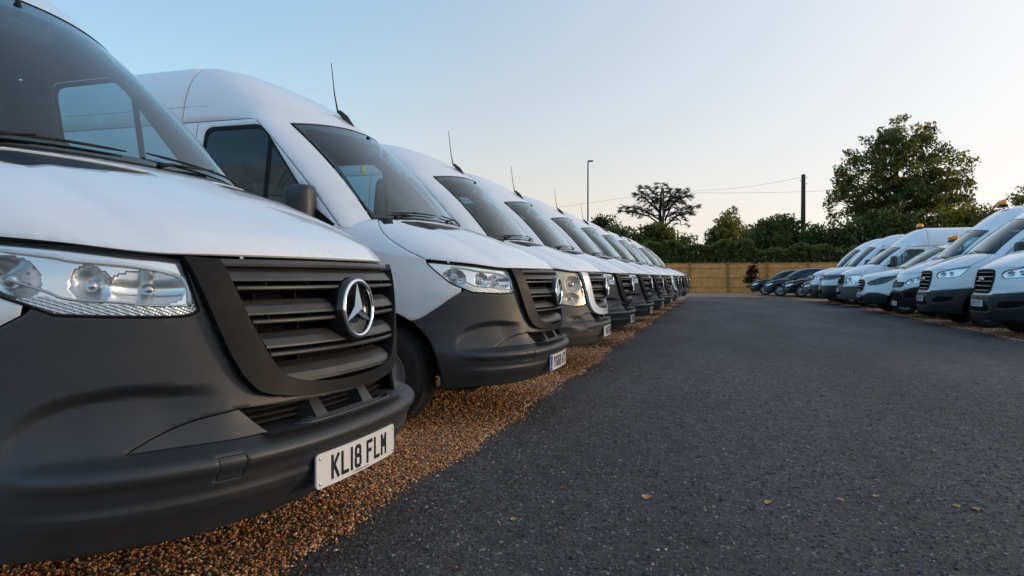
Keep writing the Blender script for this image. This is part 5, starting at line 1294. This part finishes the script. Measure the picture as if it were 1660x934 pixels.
def tree(name, label, cat, loc, trunk_h, blobs, nclump, per, leaf, cols, clump_r=.45, tr=.22, group=None, lean=0.0, droop=0.0, shell=.55, limbs=True):
    """blobs: (dx,dy,z,rx,ry,rz); clumps hang on limbs that leave the trunk"""
    root = empty(name, loc); tag(root, label, cat, group)
    w = np.array([b[3] * b[4] * b[5] for b in blobs]); w /= w.sum(); cl = []
    for _ in range(nclump):
        b = blobs[rng.choice(len(blobs), p=w)]; d = rng.normal(size=3); d /= np.linalg.norm(d); r = shell + (1 - shell) * rng.random() if rng.random() < .8 else rng.random()
        cl.append((b[0] + d[0] * b[3] * r, b[1] + d[1] * b[4] * r, b[2] + d[2] * b[5] * r))
    cl = np.array(cl); cl = cl[cl[:, 2] > .25]
    top = max(b[2] + b[5] * .6 for b in blobs)
    tk = MB(); tp = [(lean * t * .5 + .12 * math.sin(3 * t + loc[0]), .1 * math.sin(2 * t), t * top) for t in np.linspace(0, 1, 9)]
    tk.tube(tp, [tr * (1.25 if i == 0 else 1 - .85 * i / 8) for i in range(9)], 9)
    if limbs:
        for c in cl[:: max(1, len(cl) // 90)]:
            h = np.clip(c[2] - .55 * math.hypot(c[0], c[1]) - .3, trunk_h * .5, top * .95); i = min(7, int(h / top * 8)); f = h / top * 8 - i
            s0 = Vector(tp[i]).lerp(Vector(tp[i + 1]), f); e = Vector(c); md = s0.lerp(e, .5) + Vector((rng.normal() * .12, rng.normal() * .12, .10 * (e - s0).length))
            r0 = tr * .32 * (1 - .6 * h / top) + .008; tk.tube([s0, s0.lerp(md, .5), md, e], [r0, r0 * .75, r0 * .5, .008], 5)
    tk.build('trunk', M['bark'], root)
    n = len(cl) * per; k = np.repeat(np.arange(len(cl)), per); off = rng.normal(size=(n, 3)).clip(-1.6, 1.6) * clump_r * np.array([1, 1, .62]); 
    C = cl[k] + off; C[:, 2] -= droop * np.abs(off[:, 0])
    C[:, 2] = np.maximum(C[:, 2], .05)
    cols = np.array(cols); ci = rng.integers(0, len(cols), len(cl)); col = cols[ci][k] * rng.uniform(.6, 1.4, (n, 1))
    leaf_mesh('crown', C, rng.uniform(.7, 1.3, n) * leaf, col, M['leafage'], root)
    return root
DG = [(0.095, 0.128, 0.051), (0.119, 0.149, 0.061), (0.074, 0.097, 0.041)]; MG = [(0.155, 0.176, 0.049), (0.121, 0.155, 0.049), (0.203, 0.189, 0.051)]; YG_LIT = [(0.300, 0.257, 0.047), (0.243, 0.223, 0.047), (0.162, 0.169, 0.046)]  # yellow greens: warm evening light on the leaves, put into their colour
big = tree('broadleaf_tree', 'tall rounded broadleaf tree standing behind the right row', 'tree', (13.1, 60, 0), 3, [(0, 0, 8.2, 4.2, 3.2, 4.0), (-2.4, 0, 6.0, 2.5, 2.2, 2.4), (2.6, 0, 6.4, 2.6, 2.2, 2.8), (.3, 0, 11.2, 2.5, 2.0, 1.9), (3.9, 0, 8.4, 1.5, 1.4, 2.0), (-3.2, 0, 8.4, 1.5, 1.4, 2.2)], 420, 60, .135, DG + MG + [(.13, .10, .022)], .30, .36, shell=.62)
tree('broadleaf_tree', 'yellow green lower tree in front of the tall one', 'tree', (15.6, 57, 0), 2, [(0, 0, 3.6, 3.0, 2.0, 2.6), (2.0, 0, 4.8, 1.8, 1.5, 1.9)], 130, 70, .15, YG_LIT + MG, .42, .2)
tree('dense_tree', 'dense dark tree at the left foot of the tall one', 'tree', (9.9, 56, 0), 2, [(0, 0, 2.9, 2.6, 1.8, 2.4), (1.6, 0, 3.8, 2.0, 1.6, 2.2)], 150, 80, .15, DG, .42, .22, shell=.3)
tree('dense_tree', 'dark bushy tree left of the telegraph pole', 'tree', (3.5, 55.5, 0), 2, [(0, 0, 3.0, 1.7, 1.5, 2.5), (.6, 0, 4.2, 1.1, 1.0, 1.3)], 130, 80, .14, DG, .36, .2, shell=.3)
tree('loose_tree', 'thin dark tree just behind the telegraph pole', 'tree', (5.7, 57.5, 0), 2, [(0, 0, 3.2, 1.9, 1.4, 2.3), (-.6, 0, 4.6, 1.0, .9, 1.1)], 90, 60, .13, DG + [(.05, .045, .02)], .36, .16)
tree('dense_tree', 'low dark shrubby tree right of the telegraph pole', 'tree', (7.6, 55, 0), 1.5, [(0, 0, 2.3, 2.0, 1.5, 2.2)], 100, 80, .14, DG, .4, .16, shell=.3)
tree('loose_tree', 'sparse tree at the far right above the van roofs', 'tree', (21.5, 56, 0), 3, [(0, 0, 5.6, 2.6, 1.5, 1.6), (-2.6, 0, 4.6, 1.8, 1.2, 1.2), (2.5, 0, 5.8, 2.2, 1.4, 1.5)], 90, 50, .14, DG + MG, .4, .2)
tree('weeping_tree', 'small drooping pale tree alone above the hedge', 'tree', (.75, 61, 0), 2, [(0, 0, 4.4, 1.5, 1.3, 1.7), (.3, 0, 5.7, .95, .9, 1.0), (-.9, 0, 3.9, .9, .8, 1.2)], 95, 60, .12, MG + YG_LIT, .30, .15, droop=.5)
tree('broadleaf_tree', 'small tree right of the drooping one, evening light coloured into its yellow leaves', 'tree', (2.5, 62, 0), 2, [(0, 0, 3.6, 1.3, 1.1, 1.5)], 55, 60, .13, YG_LIT, .33, .14)
tree('copper_tree', 'reddish brown tree beside the street lamp', 'tree', (-9.0, 60, 0), 2, [(0, 0, 4.4, 1.8, 1.5, 1.8), (1.4, 0, 4.1, 1.2, 1.0, 1.2), (-.5, 0, 5.6, .9, .8, .8)], 80, 60, .13, [(.055, .028, .022), (.04, .035, .018), (.05, .05, .018)], .34, .16)
tree('broadleaf_tree', 'green and ochre rounded tree below the cedar', 'tree', (-5.2, 57, 0), 1.5, [(0, 0, 3.0, 2.5, 1.7, 2.2), (1.0, 0, 4.2, 1.2, 1.0, 1.0), (2.3, 0, 3.0, 1.5, 1.2, 1.6)], 150, 80, .14, DG + MG + [(.10, .075, .015)], .38, .2, shell=.4)
tree('dense_tree', 'dark tree left of the cedar above the van roofs', 'tree', (-8.0, 56, 0), 1.5, [(0, 0, 2.9, 2.6, 1.5, 2.2)], 110, 80, .14, DG, .4, .2, shell=.3)
# hedge
hr = empty('hedge', (0, 53, 0)); tag(hr, 'long clipped green hedge behind the timber fence', 'hedge')
n = 46000; xs = rng.uniform(-12, 16, n); top = 3.35 + .18 * np.sin(xs * 1.3) + .12 * np.sin(xs * 3.7) + rng.normal(0, .07, n) + np.where(xs > 2.5, -.35, 0)
zz = np.where(rng.random(n) < .35, top - np.abs(rng.normal(0, .12, n)), rng.random(n) ** .7 * top); yy = np.where(rng.random(n) < .7, -.75 + rng.normal(0, .12, n), rng.uniform(-.7, .7, n))
hc = np.array([(.13, .155, .058), (.16, .185, .065), (.10, .125, .05), (.19, .21, .075)])[rng.integers(0, 4, n)] * rng.uniform(.6, 1.4, (n, 1)); 
leaf_mesh('crown', np.stack([xs, yy, zz], 1), rng.uniform(.09, .16, n), hc, M['leafage'], hr)
core = MB()
for i in range(28): core.box((-12 + i + .5, .1, 1.4), (1.02, .9, 2.7), None, .1)
core.build('stems', M['bark'], hr)
# cedar
cr = empty('cedar_tree', (-4.35, 62, 0)); tag(cr, 'spreading dark cedar with flat tiered branches against the sky', 'tree')
tk = MB(); tk.tube([(0, 0, 0), (.05, 0, 2.5), (-.10, 0, 4.6), (-.25, 0, 6.4), (-.15, 0, 8.2), (.0, 0, 9.0)], [.30, .25, .20, .14, .07, .02], 9)
LC = []
def cbranch(p0, p1, r0, droop, sub=2):
    p0, p1 = Vector(p0), Vector(p1); ln = (p1 - p0).length; mid = p0.lerp(p1, .55) + Vector((0, rng.normal() * .15, .10 * ln + droop * .2))
    pts = [p0, p0.lerp(mid, .5) + Vector((0, 0, .02)), mid, mid.lerp(p1, .5) + Vector((0, 0, .03 * ln)), p1 - Vector((0, 0, droop))]
    tk.tube(pts, [r0, r0 * .8, r0 * .6, r0 * .4, .006], 5)
    for t in np.linspace(.38, 1.0, max(4, int(ln * 5))):
        k = min(3, int(t * 4)); b = pts[k].lerp(pts[k + 1], t * 4 - k); dr_ = (pts[k + 1] - pts[k]).normalized()
        for sgn in (-1, 1):          # side sprays
            l2 = (.55 * (1.2 - t) + .15) * rng.uniform(.5, 1.1); d2 = (dr_ * .75 + Vector((rng.normal() * .25, sgn * rng.uniform(.2, .9), rng.uniform(-.12, .18)))).normalized()
            tk.tube([b, b + d2 * l2], [.010, .004], 4, False)
            for _ in range(int(6 + l2 * 27)):
                q = b + d2 * l2 * rng.random(); LC.append(q + Vector((rng.normal() * .05, rng.normal() * .06, rng.normal() * .035)))
KX, z_of = .01414, lambda cy: 1 + (450 - (230 + cy / 3.735)) * .0528
def c3(cx, cy, y=0.0): return Vector(((cx - 580) * KX, y, z_of(cy)))
lead = [([(578, 500), (560, 430), (520, 360), (480, 300), (455, 262)], .1, 11), ([(580, 470), (588, 390), (580, 320), (562, 250)], -.3, 9), ([(592, 480), (625, 400), (668, 335), (705, 290)], .2, 9), ([(585, 450), (612, 350), (655, 282)], .5, 7),
        ([(575, 510), (500, 452), (420, 425), (322, 418)], .0, 8), ([(572, 480), (480, 420), (400, 398), (345, 402)], -.6, 6), ([(590, 520), (650, 458), (710, 412), (772, 398)], .1, 8), ([(640, 462), (690, 440), (745, 440)], .5, 4), ([(650, 458), (680, 480), (692, 515)], .0, 3), ([(560, 430), (480, 345), (428, 312)], -.5, 6), ([(600, 420), (670, 355), (735, 342)], -.5, 6)]
for pl, dy, nb2 in lead:
    pts = [c3(x, y_, dy * i / (len(pl) - 1)) for i, (x, y_) in enumerate(pl)]; n_ = len(pts)
    tk.tube(pts, list(np.linspace(.10, .015, n_)), 6)
    for k in range(nb2):
        t = .28 + .72 * (k + rng.random() * .6) / nb2; t = min(t, .98); f_ = t * (n_ - 1); i = min(n_ - 2, int(f_)); b = pts[i].lerp(pts[i + 1], f_ - i)
        for sg in (-1, 1):
            l_ = (1.25 - .75 * t) * rng.uniform(.55, 1.1); cbranch(b, b + Vector((sg * l_ * rng.uniform(.75, 1), rng.normal() * .55 * l_, l_ * rng.uniform(-.04, .20))), .022, .10 * l_)
tk.build('trunk', M['bark'], cr)
LC = np.array([tuple(p) for p in LC]); leaf_mesh('crown', LC, rng.uniform(.05, .085, len(LC)), np.array([(.045, .056, .036), (.055, .066, .040), (.065, .068, .040)])[rng.integers(0, 3, len(LC))], M['needle'], cr, flat=.35, asp=.4)
# purple shrub in front of the fence
tree('purple_shrub', 'slim purple leaved shrub in front of the timber fence', 'shrub', (2.25, 48.6, 0), .5, [(0, 0, .95, .42, .35, .8), (.1, 0, 1.6, .28, .25, .35)], 34, 26, .075, [(.022, .010, .013), (.030, .014, .016)], .14, .035)

# ------------------------------------------------------------------ fence
fr_ = empty('timber_fence', (0, 50, 0)); tag(fr_, 'new honey coloured timber board fence closing the yard', 'fence')
bay = 2.5; x0 = -9.2
pm = None
for i in range(11):
    x = x0 + i * bay
    if pm is None: po = MB().box((0, -.09, 1.02), (.12, .12, 2.06), None, .008).build('post', M['fencepost'], fr_); pm = po.data
    else: po = link(bpy.data.objects.new('post', pm), fr_)
    po.location = (x, 0, 0)
    if i == 10: break
    for z in (.42, 1.05, 1.68):
        ra = MB().box((x + bay / 2, -.035, z), (bay - .10, .045, .085), None, .006).build('rail', M['timber'], fr_)
    bd = MB(); nb_ = 20
    for k in range(nb_):
        w_ = bay / nb_; bd.box((x + .05 + (k + .5) * (bay - .1) / nb_, .004 + .006 * (k % 2), 1.01 + rng.normal() * .004), ((bay - .1) / nb_ * 1.04, .018, 1.84), Matrix.Rotation(R(3.5), 3, 'Z'))
    bd.build('boards', M['timber'], fr_)['kind'] = 'stuff'
    MB().box((x + bay / 2, 0, 1.965), (bay - .10, .07, .03)).build('capping', M['timber'], fr_)
    MB().box((x + bay / 2, .0, .06), (bay - .10, .03, .12)).build('gravel_board', M['timber'], fr_)

# ------------------------------------------------------------------ poles, wires
tp = empty('telegraph_pole', (6.35, 58, 0)); tag(tp, 'dark wooden telegraph pole rising behind the fence', 'pole')
MB().tube([(0, 0, 0), (0, 0, 5), (0, 0, 8.8)], [.19, .17, .145], 12).build('pole', M['polewood'], tp)
for z, s_ in ((8.5, 1), (8.3, -1), (8.05, 1)): MB().tube([(0, 0, z), (.22 * s_, -.05, z + .02), (.24 * s_, -.05, z + .10)], [.02, .02, .035], 6).build('insulator', M['steelpost'], tp)
p2 = empty('telegraph_pole', (-4.2, 60.3, 0)); tag(p2, 'slender dark pole standing in front of the cedar', 'pole')
MB().tube([(0, 0, 0), (0, 0, 8.4)], [.10, .075], 10).build('pole', M['polewood'], p2)
MB().tube([(-.02, 0, 8.1), (.16, 0, 8.15)], .02, 6).build('insulator', M['steelpost'], p2)
lp = empty('street_lamp', (-10.45, 60, 0)); tag(lp, 'tall thin street lamp rising beyond the left row', 'street lamp')
MB().tube([(0, 0, 0), (0, 0, 1.2), (0, 0, 1.25), (0, 0, 10.6)], [.11, .11, .075, .055], 10).build('pole', M['steelpost'], lp)
MB().tube([(0, 0, 10.5), (.0, -.0, 10.78), (.12, -.02, 10.84)], [.055, .05, .04], 8).build('arm', M['steelpost'], lp)
hd_ = MB().box((.22, -.03, 10.86), (.46, .24, .11), Matrix.Rotation(R(-5), 3, 'Z'), .035).build('lamp_head', M['steelpost'], lp)
MB().box((.24, -.03, 10.80), (.32, .17, .03), Matrix.Rotation(R(-5), 3, 'Z'), .008).build('lamp_glass', M['satin'], hd_)
def wire(a, b, sag, lab):
    a, b = Vector(a), Vector(b); o = MB().tube([a.lerp(b, t) - Vector((0, 0, 4 * sag * t * (1 - t))) for t in np.linspace(0, 1, 24)], .0085, 4).build('overhead_wire', M['wire']); tag(o, lab, 'wire', 'overhead wires')
wire((6.35, 57.9, 8.62), (-4.2, 60.2, 8.15), .35, 'upper overhead wire sloping from the telegraph pole to the cedar')
wire((-4.2, 60.2, 8.1), (-30, 66, 6.6), .3, 'overhead wire running left from the cedar pole')
wire((16, 66, 8.6), (-4.1, 60.2, 8.05), .25, 'level overhead wire passing behind the telegraph pole')

# ------------------------------------------------------------------ vehicles
LG, RG = 'vans parked nose out along the left side', 'vans parked nose out along the right side'
v1, V1 = build_vehicle('panel_van', STAR, (-1.18, 2.22, 0), R(-1.8))
number_plate(v1, 'KL18 FLM', .006, .39, maker=True)
tag(v1, 'nearest white van on the left with number plate KL18 FLM', 'van', LG)
def left_van(src, x, y, rz, text, label, eu=False, zp=.39, px=.006):
    c = copy_tree(src, None, ('number_plate',)); c.location = (x, y, 0); c.rotation_euler = (0, 0, rz)
    number_plate(c, text, px, zp, eu); tag(c, label, 'van', LG); return c
v2 = left_van(v1, -1.12, 5.207, R(-.4), 'YG_LIT68 ATX', 'second white van on the left, blue banded plate and yellow air freshener', True)
v3, V3 = build_vehicle('panel_van', OLD, (-1.17, 8.02, 0), R(.3)); number_plate(v3, 'YD67 HRG', .012, .41)
tag(v3, 'third van on the left with white framed grille and tall lamps', 'van', LG)
left_van(v1, -1.19, 10.80, R(.4), 'YD68 KVH', 'fourth white van on the left, behind the white framed grille')
left_van(v1, -1.155, 13.75, R(-.5), 'YC68 RNE', 'fifth white van from the camera in the left row')
left_van(v1, -1.15, 16.62, R(.3), 'YB68 LTP', 'sixth white van from the camera in the left row')
left_van(v1, -1.12, 19.5, R(-.3), 'YD18 XMH', 'seventh white van from the camera in the left row')
left_van(v3, -1.10, 22.4, R(.2), 'YE66 DPU', 'eighth van on the left, the far one with white framed grille', px=.012, zp=.41)
left_van(v1, -1.14, 25.3, R(.2), 'YH68 CFB', 'ninth white van from the camera in the left row')
left_van(v1, -1.05, 28.2, R(-.4), 'YK18 WSA', 'tenth white van on the left, last before the dark one')
vd, Vd = build_vehicle('panel_van', dict(OLD, paint=M['navy'], ringmat=M['trim'], res=.06, bres=.05), (-1.05, 31.2, 0), 0); number_plate(vd, 'YF17 BHN', .012, .41)
tag(vd, 'dark navy van at the far end of the left row', 'van', LG)
# yellow round face air freshener in the second van
af = empty('air_freshener', (-1.12 - 1.60, 5.207 - .02, 1.86)); tag(af, 'round yellow smiling air freshener hung behind the second van windscreen', 'air freshener')
MB().lathe([(.001, -.004), (.036, -.004), (.038, 0), (.036, .004), (.001, .004)], 24, Matrix.Rotation(R(-90), 4, 'Z')).build('disc', M['yellow'], af)
fm = MB()
for y in (-.013, .013): fm.lathe([(.001, .0), (.0055, .0), (.001, .001)], 10, Matrix.Translation((.0048, y, .008)) @ Matrix.Rotation(R(-90), 4, 'Z'))
fm.tube([(.006, .02 * math.cos(a), .02 * math.sin(a)) for a in np.linspace(math.pi * 1.15, math.pi * 1.85, 9)], .002, 4); fm.build('face', M['ink'], af)
MB().tube([(0, 0, .038), (.02, 0, .16)], .0015, 4).build('cord', M['ink'], af)

def right_van(sp_, x, y, rz, text, label, zp=.56, px=.02, name='panel_van'):
    o, V_ = build_vehicle(name, sp_, (x, y, 0), math.pi + rz); number_plate(o, text, px, zp); tag(o, label, 'van', RG); return o
right_van(TRANSIT, 4.36, 14.1, R(1), 'EP67 VTX', 'nearest white van on the right with slatted grille, cut by the frame')
right_van(dict(TRANSIT, beacon=None), 4.20, 17.05, R(-1), 'EN66 KHD', 'second white van on the right, big clear lamps and slatted grille')
right_van(dict(EXPERT, beacon=(-2.35, 0, .32)), 4.34, 19.95, R(0), 'FL17 OUB', 'third van on the right, black bumper, slim grille and amber roof beacon', zp=.36)
right_van(dict(CUSTOM, beacon=(-2.4, 0, .52)), 3.94, 22.4, R(0), 'EK18 RYN', 'low roofed white van on the right with dark swept lamps and amber light bar', zp=.50)
right_van(dict(OLDTRANSIT, beacon=(-2.5, 0, .30)), 4.0, 26.4, R(1), 'FN13 LKE', 'high roofed older white van on the right with grey grille and beacon', zp=.58)
right_van(CRAFT, 3.78, 29.2, R(0), 'BD68 TNO', 'white van on the right with dark smoked lamps beside chrome grille bars', zp=.60)
right_van(CRAFT2, 3.75, 31.9, R(-1), 'BG67 AHX', 'last white van of the right row, next to the dark cars', zp=.60)
CG = 'dark cars parked past the right row'
def car(sp_, x, y, rz, text, label):
    o, V_ = build_vehicle('parked_car', sp_, (x, y, 0), math.pi + rz); number_plate(o, text, .02, .40); tag(o, label, 'car', CG)
car(carspec(M['slate'], 1.46), 4.06, 37.6, R(-4), 'FD65 UHR', 'slate blue car right beside the last white van')
car(carspec(M['black'], 1.36), 3.35, 39.4, R(-4), 'KM14 EFA', 'low black car between the blue and the navy cars')
car(carspec(M['navy'], 1.52), 2.55, 41.2, R(-8), 'NX15 TDK', 'navy blue car with tall roof, third from the last van')
car(carspec(M['black'], 1.47), 1.95, 43.6, R(-8), 'LB12 GYE', 'black hatchback at the far end nearest the purple shrub')
